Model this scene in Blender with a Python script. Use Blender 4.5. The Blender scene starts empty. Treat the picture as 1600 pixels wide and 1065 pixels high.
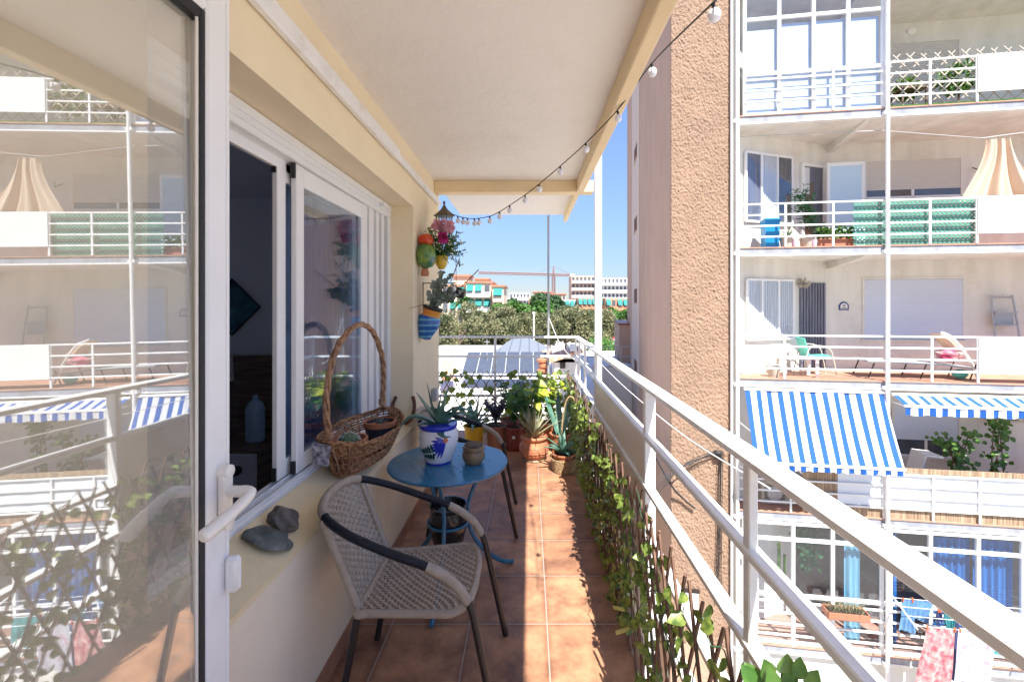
import bpy, math, random
from math import sin, cos, pi, radians, sqrt
from mathutils import Vector, Matrix
V = Vector
C = bpy.context.scene.collection
SC = bpy.context.scene
random.seed(7)
# ------------------------------------------------------------------ camera
FPX, CX, CY, H = 690.0, 826.0, 475.0, 1.6
cd = bpy.data.cameras.new('camera'); cam = bpy.data.objects.new('camera', cd); C.objects.link(cam); SC.camera = cam
cd.sensor_width = 36; cd.lens = 36*FPX/1600; cd.clip_start = .02; cd.clip_end = 3000
cd.shift_x = (800-CX)/1600; cd.shift_y = (CY-532.5)/1600
cam.location = (0, 0, H); cam.rotation_euler = (radians(90), 0, 0)
# ------------------------------------------------------------------ sky and sun
SUN = V((.198, -.62, 1)).normalized()
w = bpy.data.worlds.new('World'); SC.world = w; w.use_nodes = True
nt = w.node_tree; bg = nt.nodes['Background']; sk = nt.nodes.new('ShaderNodeTexSky'); sk.sky_type = 'NISHITA'
sk.sun_disc = False; sk.sun_elevation = math.asin(SUN.z); sk.sun_rotation = math.atan2(SUN.x, SUN.y)
sk.air_density = 1.0; sk.dust_density = 0; sk.ozone_density = 3.0; sk.altitude = 1200
def nd(t, **k):
    q = nt.nodes.new(t); [setattr(q, a, b) for a, b in k.items()]; return q
lum = nd('ShaderNodeRGBToBW'); mad = nd('ShaderNodeMath', operation='MULTIPLY_ADD'); mad.inputs[1].default_value = .30; mad.inputs[2].default_value = .6; dv = nd('ShaderNodeVectorMath', operation='DIVIDE'); tn = nd('ShaderNodeVectorMath', operation='MULTIPLY'); tn.inputs[1].default_value = (.97, .94, 1.06)
nt.links.new(sk.outputs[0], lum.inputs[0]); nt.links.new(lum.outputs[0], mad.inputs[0]); nt.links.new(sk.outputs[0], dv.inputs[0]); nt.links.new(mad.outputs[0], dv.inputs[1]); nt.links.new(dv.outputs[0], tn.inputs[0]); nt.links.new(tn.outputs[0], bg.inputs[0]); bg.inputs[1].default_value = .125
sd = bpy.data.lights.new('sun', 'SUN'); sd.energy = 5.0; sd.angle = radians(.5); sd.color = (1, .96, .89)
so = bpy.data.objects.new('sun', sd); C.objects.link(so); so.rotation_euler = SUN.to_track_quat('Z', 'Y').to_euler()
SC.view_settings.view_transform = 'Standard'; SC.view_settings.look = 'None'; SC.view_settings.exposure = 1.38; SC.view_settings.gamma = 1
SC.cycles.max_bounces = 10; SC.cycles.diffuse_bounces = 6; SC.cycles.transparent_max_bounces = 24; SC.cycles.glossy_bounces = 5
# ------------------------------------------------------------------ frames of reference
FA = radians(-8.27); FC, FS = cos(FA), -sin(FA); FO = V((4.66, 9.78, 0))
def F(u, w, z): return V((FO.x+FC*u+FS*w, FO.y-FS*u+FC*w, z))          # facade across the street: u along it, w into it
def fu(px, py=475, w=0):                                                # survey of the facade plane -> (u, z)
    a = (px-CX)/FPX; u = (a*(FO.y+FC*w)-FO.x-FS*w)/(FC+a*FS); Y = FO.y-FS*u+FC*w
    return u, H+(CY-py)/FPX*Y
def fz(u, py, w=0): return H+(CY-py)/FPX*(FO.y-FS*u+FC*w)
def P(px, py, Y): return V(((px-CX)/FPX*Y, Y, H+(CY-py)/FPX*Y))
# ------------------------------------------------------------------ materials
def mat(name, col, rough=.6, metal=0, var=0, vs=6, bump=0, bs=60, col2=None, bd=.01, sub=0, spec=.5, detail=3, sc=None, stain=None):
    m = bpy.data.materials.new(name); m.use_nodes = True; n = m.node_tree.nodes; l = m.node_tree.links
    b = n['Principled BSDF']; b.inputs['Base Color'].default_value = (*col, 1); b.inputs['Roughness'].default_value = rough
    b.inputs['Metallic'].default_value = metal; b.inputs['Specular IOR Level'].default_value = spec
    if sub: b.inputs['Subsurface Weight'].default_value = sub; b.inputs['Subsurface Radius'].default_value = (.02, .02, .01); 
    tc = n.new('ShaderNodeTexCoord'); src = tc.outputs['Object']
    if sc:
        mp = n.new('ShaderNodeMapping'); mp.inputs['Scale'].default_value = sc; l.new(src, mp.inputs[0]); src = mp.outputs[0]
    if var or col2:
        t = n.new('ShaderNodeTexNoise'); t.inputs['Scale'].default_value = vs; t.inputs['Detail'].default_value = detail; l.new(src, t.inputs[0])
        r = n.new('ShaderNodeValToRGB'); r.color_ramp.elements[0].position = .35; r.color_ramp.elements[1].position = .68
        c2 = col2 or tuple(min(1, c*(1-var)) for c in col); r.color_ramp.elements[0].color = (*c2, 1); r.color_ramp.elements[1].color = (*col, 1)
        l.new(t.outputs[0], r.inputs[0]); out = r.outputs[0]
        if stain:
            t2 = n.new('ShaderNodeTexNoise'); t2.inputs['Scale'].default_value = stain[1]; t2.inputs['Detail'].default_value = 8; t2.inputs['Roughness'].default_value = .7; l.new(tc.outputs['Object'], t2.inputs[0])
            r2 = n.new('ShaderNodeValToRGB'); r2.color_ramp.elements[0].position = .52; r2.color_ramp.elements[1].position = .72; l.new(t2.outputs[0], r2.inputs[0])
            mx = n.new('ShaderNodeMixRGB'); mx.inputs[2].default_value = (*stain[0], 1); l.new(out, mx.inputs[1])
            mu = n.new('ShaderNodeMath'); mu.operation = 'MULTIPLY'; mu.inputs[1].default_value = stain[2]; l.new(r2.outputs[0], mu.inputs[0]); l.new(mu.outputs[0], mx.inputs[0]); out = mx.outputs[0]
        l.new(out, b.inputs['Base Color'])
    if bump:
        t = n.new('ShaderNodeTexNoise'); t.inputs['Scale'].default_value = bs; t.inputs['Detail'].default_value = 4; l.new(src, t.inputs[0])
        bp = n.new('ShaderNodeBump'); bp.inputs['Strength'].default_value = bump; bp.inputs['Distance'].default_value = bd
        l.new(t.outputs[0], bp.inputs['Height']); l.new(bp.outputs[0], b.inputs['Normal'])
    return m
def glass(name, refl=.25, tint=(1, 1, 1), rough=0.0, veil=0):
    m = bpy.data.materials.new(name); m.use_nodes = True; n = m.node_tree.nodes; l = m.node_tree.links
    n.remove(n['Principled BSDF']); o = n['Material Output']
    tr = n.new('ShaderNodeBsdfTransparent'); tr.inputs[0].default_value = (*tint, 1)
    gl = n.new('ShaderNodeBsdfGlossy'); gl.inputs['Roughness'].default_value = rough; gl.inputs[0].default_value = (.95, .98, 1, 1)
    lw = n.new('ShaderNodeLayerWeight'); lw.inputs[0].default_value = .5; fr = n.new('ShaderNodeMath'); fr.operation = 'POWER'; fr.inputs[1].default_value = 4; l.new(lw.outputs['Facing'], fr.inputs[0])
    ad = n.new('ShaderNodeMath'); ad.operation = 'MULTIPLY_ADD'; ad.inputs[1].default_value = .7; ad.inputs[2].default_value = refl; ad.use_clamp = True
    l.new(fr.outputs[0], ad.inputs[0]); mx = n.new('ShaderNodeMixShader'); l.new(ad.outputs[0], mx.inputs[0]); l.new(tr.outputs[0], mx.inputs[1]); l.new(gl.outputs[0], mx.inputs[2]); l.new(mx.outputs[0], o.inputs[0])
    if veil:
        df = n.new('ShaderNodeBsdfDiffuse'); df.inputs[0].default_value = (.85, .82, .74, 1); m2 = n.new('ShaderNodeMixShader'); m2.inputs[0].default_value = veil; l.new(mx.outputs[0], m2.inputs[1]); l.new(df.outputs[0], m2.inputs[2]); l.new(m2.outputs[0], o.inputs[0])  # pale diffuse share: a painted veil of light over the pane
    return m
def stripes(name, axis, period, duty, ca, cb, rough=.8, off=0, noise=0, trans=0):
    m = mat(name, ca, rough); n = m.node_tree.nodes; l = m.node_tree.links; b = n['Principled BSDF']
    tc = [x for x in n if x.type == 'TEX_COORD'][0]; sp = n.new('ShaderNodeSeparateXYZ'); l.new(tc.outputs['Object'], sp.inputs[0])
    s = sp.outputs[axis]
    def mth(op, a, c):
        q = n.new('ShaderNodeMath'); q.operation = op; l.new(a, q.inputs[0]); q.inputs[1].default_value = c; return q.outputs[0]
    s = mth('ADD', s, off+100*period); s = mth('DIVIDE', s, period); s = mth('FRACT', s, 0); s = mth('LESS_THAN', s, duty)
    mx = n.new('ShaderNodeMixRGB'); mx.inputs[1].default_value = (*ca, 1); mx.inputs[2].default_value = (*cb, 1); l.new(s, mx.inputs[0]); l.new(mx.outputs[0], b.inputs['Base Color'])
    if trans:
        td = n.new('ShaderNodeBsdfTranslucent'); l.new(mx.outputs[0], td.inputs[0]); ms = n.new('ShaderNodeMixShader'); ms.inputs[0].default_value = trans
        l.new(b.outputs[0], ms.inputs[1]); l.new(td.outputs[0], ms.inputs[2]); l.new(ms.outputs[0], n['Material Output'].inputs[0])
    return m
def trans(m, k=.35):
    n = m.node_tree.nodes; l = m.node_tree.links; b = n['Principled BSDF']; td = n.new('ShaderNodeBsdfTranslucent'); ms = n.new('ShaderNodeMixShader'); ms.inputs[0].default_value = k
    s = b.inputs['Base Color']
    if s.links: l.new(s.links[0].from_socket, td.inputs[0])
    else: td.inputs[0].default_value = s.default_value
    l.new(b.outputs[0], ms.inputs[1]); l.new(td.outputs[0], ms.inputs[2]); l.new(ms.outputs[0], n['Material Output'].inputs[0]); return m
def floor_mat():
    m = mat('terracotta_floor', (.42, .2, .12), .42); n = m.node_tree.nodes; l = m.node_tree.links; b = n['Principled BSDF']
    tc = [x for x in n if x.type == 'TEX_COORD'][0]
    mp = n.new('ShaderNodeMapping'); mp.inputs['Location'].default_value = (-.092+.388*9, -2.212+.392*9, 0); l.new(tc.outputs['Object'], mp.inputs[0])
    br = n.new('ShaderNodeTexBrick'); br.offset = 0; br.inputs['Scale'].default_value = 1; br.inputs['Brick Width'].default_value = .388; br.inputs['Row Height'].default_value = .392
    br.inputs['Mortar Size'].default_value = .0032; br.inputs['Mortar Smooth'].default_value = .1; br.inputs['Bias'].default_value = 0
    br.inputs['Color1'].default_value = (.36, .19, .11, 1); br.inputs['Color2'].default_value = (.48, .265, .155, 1); br.inputs['Mortar'].default_value = (.52, .45, .38, 1); l.new(mp.outputs[0], br.inputs[0])
    b2 = n.new('ShaderNodeTexBrick'); b2.offset = 0; b2.inputs['Scale'].default_value = 1; b2.inputs['Brick Width'].default_value = .388; b2.inputs['Row Height'].default_value = .392
    b2.inputs['Mortar Size'].default_value = .035; b2.inputs['Mortar Smooth'].default_value = 1; l.new(mp.outputs[0], b2.inputs[0])
    t = n.new('ShaderNodeTexNoise'); t.inputs['Scale'].default_value = 4.5; t.inputs['Detail'].default_value = 9; t.inputs['Roughness'].default_value = .68; l.new(tc.outputs['Object'], t.inputs[0])
    r = n.new('ShaderNodeValToRGB'); e = r.color_ramp.elements; e[0].position = .33; e[0].color = (.38, .33, .34, 1); e[1].position = .64; e[1].color = (1.15, 1.1, 1.05, 1); l.new(t.outputs[0], r.inputs[0])
    mu = n.new('ShaderNodeMixRGB'); mu.blend_type = 'MULTIPLY'; mu.inputs[0].default_value = 1; l.new(br.outputs[0], mu.inputs[1]); l.new(r.outputs[0], mu.inputs[2])
    t3 = n.new('ShaderNodeTexNoise'); t3.inputs['Scale'].default_value = 17; t3.inputs['Detail'].default_value = 6; l.new(tc.outputs['Object'], t3.inputs[0])
    m3 = n.new('ShaderNodeMath'); m3.operation = 'MULTIPLY'; l.new(b2.outputs['Fac'], m3.inputs[0]); l.new(t3.outputs[0], m3.inputs[1])
    m4 = n.new('ShaderNodeMixRGB'); m4.blend_type = 'MULTIPLY'; m4.inputs[2].default_value = (.5, .42, .42, 1); l.new(m3.outputs[0], m4.inputs[0]); l.new(mu.outputs[0], m4.inputs[1])
    m5 = n.new('ShaderNodeMixRGB'); l.new(br.outputs['Fac'], m5.inputs[0]); l.new(m4.outputs[0], m5.inputs[1]); m5.inputs[2].default_value = (.33, .28, .24, 1)
    l.new(m5.outputs[0], b.inputs['Base Color'])
    ma = n.new('ShaderNodeMath'); ma.operation = 'MULTIPLY_ADD'; ma.inputs[1].default_value = -1; l.new(br.outputs['Fac'], ma.inputs[0]); l.new(t.outputs[0], ma.inputs[2])
    bp = n.new('ShaderNodeBump'); bp.inputs['Strength'].default_value = .35; bp.inputs['Distance'].default_value = .003; l.new(ma.outputs[0], bp.inputs['Height']); l.new(bp.outputs[0], b.inputs['Normal'])
    r5 = n.new('ShaderNodeMath'); r5.operation = 'MULTIPLY_ADD'; r5.inputs[1].default_value = .35; r5.inputs[2].default_value = .28; l.new(t.outputs[0], r5.inputs[0]); l.new(r5.outputs[0], b.inputs['Roughness'])
    return m
def weave_mat(name, ca, cb, sx, sz, axis2=2):
    m = mat(name, ca, .75); n = m.node_tree.nodes; l = m.node_tree.links; b = n['Principled BSDF']
    tc = [x for x in n if x.type == 'TEX_COORD'][0]
    t = n.new('ShaderNodeTexNoise'); t.inputs['Scale'].default_value = 1; t.inputs['Detail'].default_value = 3
    mp = n.new('ShaderNodeMapping'); mp.inputs['Scale'].default_value = (sx, sx, sz); l.new(tc.outputs['Object'], mp.inputs[0]); l.new(mp.outputs[0], t.inputs[0])
    r = n.new('ShaderNodeValToRGB'); r.color_ramp.elements[0].position = .38; r.color_ramp.elements[1].position = .62; r.color_ramp.elements[0].color = (*cb, 1); r.color_ramp.elements[1].color = (*ca, 1)
    l.new(t.outputs[0], r.inputs[0]); l.new(r.outputs[0], b.inputs['Base Color']); return m
M = {}
M['plaster'] = mat('cream_plaster', (.82, .70, .49), .8, var=.06, vs=3, bump=.25, bs=45, bd=.006, stain=((.62, .52, .36), 1.3, .25))
M['plaster_low'] = mat('pale_plaster', (.84, .74, .58), .7, var=.06, vs=2, bump=.25, bs=40, bd=.006, stain=((.6, .50, .38), 2.2, .45))
M['ceiling'] = mat('rough_white_plaster', (.80, .755, .70), .9, var=.04, vs=2, bump=.42, bs=24, bd=.012, stain=((.66, .61, .55), 1.4, .5))
M['trim'] = mat('ochre_plaster', (.80, .64, .41), .8, var=.08, vs=2.5, bump=.3, bs=40, bd=.006, stain=((.6, .45, .27), 1.8, .35))
M['pvc'] = mat('white_pvc', (.80, .80, .80), .3, var=.03, vs=8)
M['handle'] = mat('ivory_plastic', (.80, .76, .70), .32, var=.05, vs=20)
M['rail'] = mat('white_paint', (.80, .80, .80), .4, var=.05, vs=9, bump=.12, bs=50, bd=.002, stain=((.52, .40, .30), 6, .4))
M['white'] = mat('white_matt', (.8, .79, .77), .7, var=.05, vs=2)
M['black'] = mat('black_rubber', (.015, .015, .017), .6)
M['dark'] = mat('dark_metal', (.035, .028, .028), .4, metal=.3)
M['grey'] = mat('grey_metal', (.42, .43, .45), .45, metal=.5)
M['alu'] = mat('aluminium', (.62, .66, .74), .38, metal=.25, var=.06, vs=12)
M['floor'] = floor_mat()
M['skirt'] = mat('terracotta_tile', (.40, .2, .12), .5, col2=(.3, .15, .1), vs=7)
M['panel'] = mat('beige_panel', (.80, .69, .58), .35, var=.04, vs=1.5, stain=((.6, .5, .42), .9, .4))
M['glass_door'] = glass('door_glass', .33, (1, .99, .95), veil=.16)  # bright haze over the door pane is mixed into its colour
M['glass_win'] = glass('window_glass', .12, (.75, .82, .9))
M['terra'] = mat('terracotta', (.52, .19, .09), .75, var=.3, vs=9, bump=.2, bs=40, bd=.004, stain=((.62, .5, .42), 7, .35))
M['terra_dark'] = mat('dark_red_plastic', (.26, .06, .045), .4, var=.15, vs=8)
M['terra_plain'] = mat('brown_plastic', (.42, .17, .1), .5, var=.12, vs=5)
M['yellow'] = mat('yellow_plastic', (.72, .40, .02), .4, var=.12, vs=6)
M['soil'] = mat('soil', (.06, .04, .03), .95, var=.4, vs=30, bump=.6, bs=80)
M['blue_table'] = mat('blue_enamel', (.03, .17, .32), .22, var=.12, vs=3, stain=((.16, .2, .2), 26, .55))
M['taupe'] = mat('taupe_rattan', (.37, .31, .25), .55, var=.15, vs=25, bump=.2, bs=300, bd=.001)
M['navy'] = mat('navy_wrap', (.006, .009, .018), .45, spec=.3)
M['leaf'] = trans(mat('leaf_green', (.14, .26, .04), .4, col2=(.04, .13, .02), vs=18), .3)
M['leaf_ivy'] = trans(mat('ivy_leaf', (.31, .38, .08), .38, col2=(.05, .11, .02), vs=55, detail=6), .3)
M['leaf_dark'] = trans(mat('leaf_dark', (.035, .12, .05), .35, col2=(.02, .07, .03), vs=12), .2)
M['aloe'] = mat('aloe_leaf', (.12, .24, .18), .4, col2=(.05, .13, .10), vs=14, sc=(1, 1, 1))
M['pale_leaf'] = trans(mat('pale_leaf', (.42, .36, .24), .5, col2=(.22, .26, .14), vs=14), .2)
M['purple_leaf'] = mat('purple_leaf', (.12, .08, .12), .5, col2=(.05, .04, .06), vs=20)
M['grey_leaf'] = mat('grey_leaf', (.24, .28, .24), .55, col2=(.12, .16, .13), vs=20)
M['yel_leaf'] = trans(mat('yellow_leaf', (.5, .5, .05), .45, col2=(.25, .38, .03), vs=10), .35)
M['stick'] = mat('willow_stick', (.20, .11, .07), .75, col2=(.10, .05, .035), vs=20, bump=.4, bs=90, bd=.002)
M['wicker'] = weave_mat('wicker', (.42, .22, .10), (.15, .065, .03), 60, 60)
M['rope'] = mat('twisted_cane', (.45, .26, .14), .5, col2=(.2, .09, .045), vs=30, bump=.3, bs=150, bd=.002)
M['stone'] = mat('dark_stone', (.17, .15, .13), .7, col2=(.045, .04, .038), vs=14, detail=8, bump=.8, bs=30, bd=.008, stain=((.34, .30, .25), 18, .6))
M['slate'] = mat('blue_slate', (.14, .155, .15), .7, col2=(.05, .06, .062), vs=9, detail=8, bump=1, bs=22, bd=.012, stain=((.30, .32, .31), 14, .6))
M['rust'] = mat('rusty_iron', (.16, .055, .035), .75, col2=(.05, .025, .02), vs=30, bump=.5, bs=60, bd=.003)
M['navy_pot'] = mat('navy_pot', (.02, .03, .055), .5)
M['clay'] = mat('brown_stoneware', (.30, .20, .11), .35, col2=(.15, .1, .06), vs=12)
M['foil'] = mat('patterned_wrap', (.55, .5, .55), .4, col2=(.08, .08, .12), vs=45)
# ------------------------------------------------------------------ mesh builder
FR = {}                                          # object -> matrix of the thing it belongs to
def cr(pts, n=8, closed=False):                  # Catmull-Rom through points
    pts = [V(p) for p in pts]; out = []; N = len(pts)
    for i in range(N if closed else N-1):
        p0 = pts[(i-1) % N] if closed or i else pts[0]; p1 = pts[i]; p2 = pts[(i+1) % N]; p3 = pts[(i+2) % N] if closed or i+2 < N else pts[-1]
        for k in range(n):
            t = k/n; out.append(.5*((2*p1)+(p2-p0)*t+(2*p0-5*p1+4*p2-p3)*t*t+(3*p1-p0-3*p2+p3)*t**3))
    if not closed: out.append(pts[-1])
    return out
class B:
    def __init__(s): s.v = []; s.f = []; s.mi = []; s.cur = 0; s.uvs = None
    def add(s, vs, fs):
        o = len(s.v); s.v += [V(p) for p in vs]; s.f += [tuple(i+o for i in f) for f in fs]; s.mi += [s.cur]*len(fs); return s
    def box(s, a, b, bev=0):
        x0, y0, z0 = [min(a[i], b[i]) for i in range(3)]; x1, y1, z1 = [max(a[i], b[i]) for i in range(3)]
        if bev:
            bev = min(bev, (x1-x0)/2.01, (y1-y0)/2.01, (z1-z0)/2.01)
            vs = []; idx = {}
            for ix, (X, sx) in enumerate(((x0, 1), (x1, -1))):
                for iy, (Y, sy) in enumerate(((y0, 1), (y1, -1))):
                    for iz, (Z, sz) in enumerate(((z0, 1), (z1, -1))):
                        for k in range(3):
                            p = [X+sx*bev, Y+sy*bev, Z+sz*bev]; p[k] = (X, Y, Z)[k]; idx[(ix, iy, iz, k)] = len(vs); vs.append(p)
            g = lambda a, b, c, k: idx[(a, b, c, k)]; fs = []
            for i in (0, 1):
                q = [g(i, 0, 0, 0), g(i, 0, 1, 0), g(i, 1, 1, 0), g(i, 1, 0, 0)]; fs.append(q if i == 0 else q[::-1])
                q = [g(0, i, 0, 1), g(1, i, 0, 1), g(1, i, 1, 1), g(0, i, 1, 1)]; fs.append(q if i == 0 else q[::-1])
                q = [g(0, 0, i, 2), g(0, 1, i, 2), g(1, 1, i, 2), g(1, 0, i, 2)]; fs.append(q if i == 0 else q[::-1])
            for i in (0, 1):
                for j in (0, 1):
                    fs.append([g(i, j, 0, 0), g(i, j, 1, 0), g(i, j, 1, 1), g(i, j, 0, 1)])
                    fs.append([g(i, 0, j, 0), g(i, 1, j, 0), g(i, 1, j, 2), g(i, 0, j, 2)])
                    fs.append([g(0, i, j, 1), g(1, i, j, 1), g(1, i, j, 2), g(0, i, j, 2)])
                    for k in (0, 1): fs.append([g(i, j, k, 0), g(i, j, k, 1), g(i, j, k, 2)])
            return s.add(vs, fs)
        vs = [(x, y, z) for x in (x0, x1) for y in (y0, y1) for z in (z0, z1)]
        return s.add(vs, [(0, 1, 3, 2), (4, 6, 7, 5), (0, 4, 5, 1), (2, 3, 7, 6), (0, 2, 6, 4), (1, 5, 7, 3)])
    def quad(s, a, b, c, d): return s.add([a, b, c, d], [(0, 1, 2, 3)])
    def prism(s, poly, vec):                      # closed polygon swept by vec
        n = len(poly); poly = [V(p) for p in poly]; vec = V(vec)
        return s.add(poly+[p+vec for p in poly], [tuple(range(n))[::-1], tuple(range(n, 2*n))]+[(i, (i+1) % n, n+(i+1) % n, n+i) for i in range(n)])
    def tube(s, pts, r, n=8, closed=False, cap=True, ripple=0):
        pts = [V(p) for p in pts]; N = len(pts)
        if N < 2: return s
        rs = r if isinstance(r, (list, tuple)) else [r]*N
        if ripple: rs = [q*(1+(ripple if i % 2 else -ripple)) for i, q in enumerate(rs)]
        t0 = (pts[1]-pts[0]).normalized(); up = V((0, 0, 1)) if abs(t0.z) < .9 else V((1, 0, 0)); x = t0.cross(up).normalized(); vs = []
        for i, p in enumerate(pts):
            t = (pts[(i+1) % N]-pts[i-1]) if closed else (pts[min(i+1, N-1)]-pts[max(i-1, 0)])
            t = t.normalized() if t.length > 1e-9 else t0
            x = (x-t*x.dot(t)); x = x.normalized() if x.length > 1e-6 else t.orthogonal().normalized(); y = t.cross(x)
            for k in range(n):
                a = 2*pi*k/n; vs.append(p+(x*cos(a)+y*sin(a))*rs[i])
        fs = []
        for i in range(N if closed else N-1):
            j = (i+1) % N
            for k in range(n): fs.append((i*n+k, i*n+(k+1) % n, j*n+(k+1) % n, j*n+k))
        if cap and not closed: fs += [tuple(range(n))[::-1], tuple((N-1)*n+k for k in range(n))]
        return s.add(vs, fs)
    def lathe(s, prof, c=(0, 0, 0), n=28, ax=None):
        c = V(c); vs = []; N = len(prof); q = V((0, 0, 1)).rotation_difference(V(ax)) if ax else None
        for r, z in prof:
            for k in range(n):
                a = 2*pi*k/n; p = V((r*cos(a), r*sin(a), z)); vs.append(c+(q @ p if q else p))
        fs = [(i*n+k, i*n+(k+1) % n, (i+1)*n+(k+1) % n, (i+1)*n+k) for i in range(N-1) for k in range(n)]
        if prof[0][0] > 1e-4: fs.append(tuple(range(n))[::-1])
        if prof[-1][0] > 1e-4: fs.append(tuple((N-1)*n+k for k in range(n)))
        return s.add(vs, fs)
    def ball(s, c, r, n=12, sc=(1, 1, 1), jit=0):
        c = V(c); vs = []; m = n//2
        rr = random.Random(int(c.x*991+c.y*77)); ph = [(rr.uniform(0, 6), rr.uniform(1.5, 3.5)) for _ in range(3)]
        for i in range(m+1):
            th = pi*i/m
            for k in range(n):
                a = 2*pi*k/n; d = V((sin(th)*cos(a), sin(th)*sin(a), cos(th)))
                q = 1+jit*(sin(ph[0][1]*d.x*2+ph[0][0])+sin(ph[1][1]*d.y*2+ph[1][0])+sin(ph[2][1]*d.z*2+ph[2][0]))
                vs.append(c+V((d.x*sc[0], d.y*sc[1], d.z*sc[2]))*r*q)
        return s.add(vs, [(i*n+k, (i+1)*n+k, (i+1)*n+(k+1) % n, i*n+(k+1) % n) for i in range(m) for k in range(n)])
    def blade(s, pts, w, th=.004, side=None, fold=.25, tip=.02, power=1.0, base=.6):
        pts = [V(p) for p in pts]; N = len(pts); vs = []
        for i, p in enumerate(pts):
            t = (pts[min(i+1, N-1)]-pts[max(i-1, 0)]).normalized(); sd = V(side) if side else t.cross(V((0, 0, 1)))
            sd = sd-t*sd.dot(t); sd = sd.normalized() if sd.length > 1e-3 else V((1, 0, 0)); nn = sd.cross(t); k = i/(N-1)
            ww = w*.5*(base+(1-base)*min(1, k*4))*max(tip, (1-k**(1.6*power)))
            h = max(.0008, th*(1-k*.9))
            vs += [p-sd*ww+nn*fold*ww, p-nn*h, p+sd*ww+nn*fold*ww, p+nn*h]
        fs = [(i*4+k, i*4+(k+1) % 4, (i+1)*4+(k+1) % 4, (i+1)*4+k) for i in range(N-1) for k in range(4)]
        return s.add(vs, fs+[(0, 1, 2, 3), tuple((N-1)*4+k for k in (3, 2, 1, 0))])
    def leaf(s, p, d, nrm, L, W=.8, droop=.15, heart=False):
        p = V(p); d = V(d).normalized(); nrm = V(nrm); nrm = nrm-d*nrm.dot(d); nrm = nrm.normalized() if nrm.length > 1e-3 else d.orthogonal().normalized(); sd = d.cross(nrm)
        if heart: o = [(0, 0), (-.14, .24), (.02, .45), (.28, .5), (.6, .33), (.85, .12), (1, 0)]
        else: o = [(0, 0), (.08, .2), (.25, .42), (.5, .5), (.75, .34), (.92, .12), (1, 0)]
        vs = []; mids = [(0, 0), (.3, 0), (.6, 0), (1, 0)]
        def q(a, b): return p+d*(a*L)+sd*(b*W*L)+nrm*(abs(b)*.25*L-a*a*droop*L)
        up = [q(a, b) for a, b in o]; dn = [q(a, -b) for a, b in o]; md = [q(a, 0) for a, _ in o]
        md[0] = p
        vs = md+up[1:6]+dn[1:6]; fs = []
        for sdi, off, rev in ((0, 7, 0), (1, 12, 1)):
            e = [0]+[off+i for i in range(5)]+[6]
            for i in range(6):
                f = (i, i+1, e[i+1], e[i]); f = tuple(dict.fromkeys(f))
                if len(f) > 2: fs.append(f[::-1] if rev else f)
        return s.add(vs, fs)
    def card(s, p, r, rnd):
        a = V((rnd.gauss(0, 1), rnd.gauss(0, 1), rnd.gauss(0, 1))).normalized(); b = a.orthogonal().normalized(); q = rnd.uniform(0, 6); c = a.cross(b)
        x = (b*cos(q)+c*sin(q))*r; y = a.cross(x).normalized()*r*.55
        return s.add([p-x, p-y, p+x, p+y+a*r*.2], [(0, 1, 2, 3)])
    def cyl(s, a, b, r, n=12): return s.tube([a, b], r, n)
    def build(s, name, m, parent=None, sp='W', smooth=False, kind=None):
        me = bpy.data.meshes.new(name); vs = s.v
        if sp == 'F': vs = [F(*p) for p in vs]
        if parent is not None and sp != 'L' and parent in FR:
            inv = FR[parent].inverted(); vs = [inv @ p for p in vs]
        me.from_pydata([tuple(p) for p in vs], [], s.f)
        ms = m if isinstance(m, (list, tuple)) else [m]
        for q in ms: me.materials.append(M[q] if isinstance(q, str) else q)
        if len(ms) > 1: me.polygons.foreach_set('material_index', s.mi)
        if smooth:
            me.polygons.foreach_set('use_smooth', [True]*len(me.polygons))
            if smooth != 'all': me.set_sharp_from_angle(angle=radians(40))
        me.update(); o = bpy.data.objects.new(name, me); C.objects.link(o)
        if parent is not None:
            o.parent = parent
            if parent in FR: FR[o] = FR[parent]
        if kind: o['kind'] = kind
        return o
def tag(o, label, cat, group=None):
    o['label'] = label; o['category'] = cat
    if group: o['group'] = group
    return o
def T(name, label, cat, loc=(0, 0, 0), rot=0, group=None, sp='W'):
    o = bpy.data.objects.new(name, None); C.objects.link(o); o.empty_display_size = .1
    if sp == 'F': loc = F(*loc); rot = rot+FA
    o.location = loc; o.rotation_euler = (0, 0, rot); tag(o, label, cat, group)
    FR[o] = Matrix.Translation(V(loc)) @ Matrix.Rotation(rot, 4, 'Z'); return o
def dup(root, loc, rot=0, label=None, rx=None):
    r = root.copy(); C.objects.link(r); r.location = loc; r.rotation_euler = rx or (0, 0, rot)
    if label: r['label'] = label
    for ch in list(root.children):
        c = ch.copy(); C.objects.link(c); c.parent = r
        for g in ch.children:
            d = g.copy(); C.objects.link(d); d.parent = c
    return r
def part(name, m, parent, fn, sp='W', smooth=False):
    b = B(); fn(b); return b.build(name, m, parent, sp, smooth)
def bx(name, m, parent, a, b, bev=0, sp='W'): return B().box(a, b, bev).build(name, m, parent, sp, smooth=bool(bev) and 'all' == 0)
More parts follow.
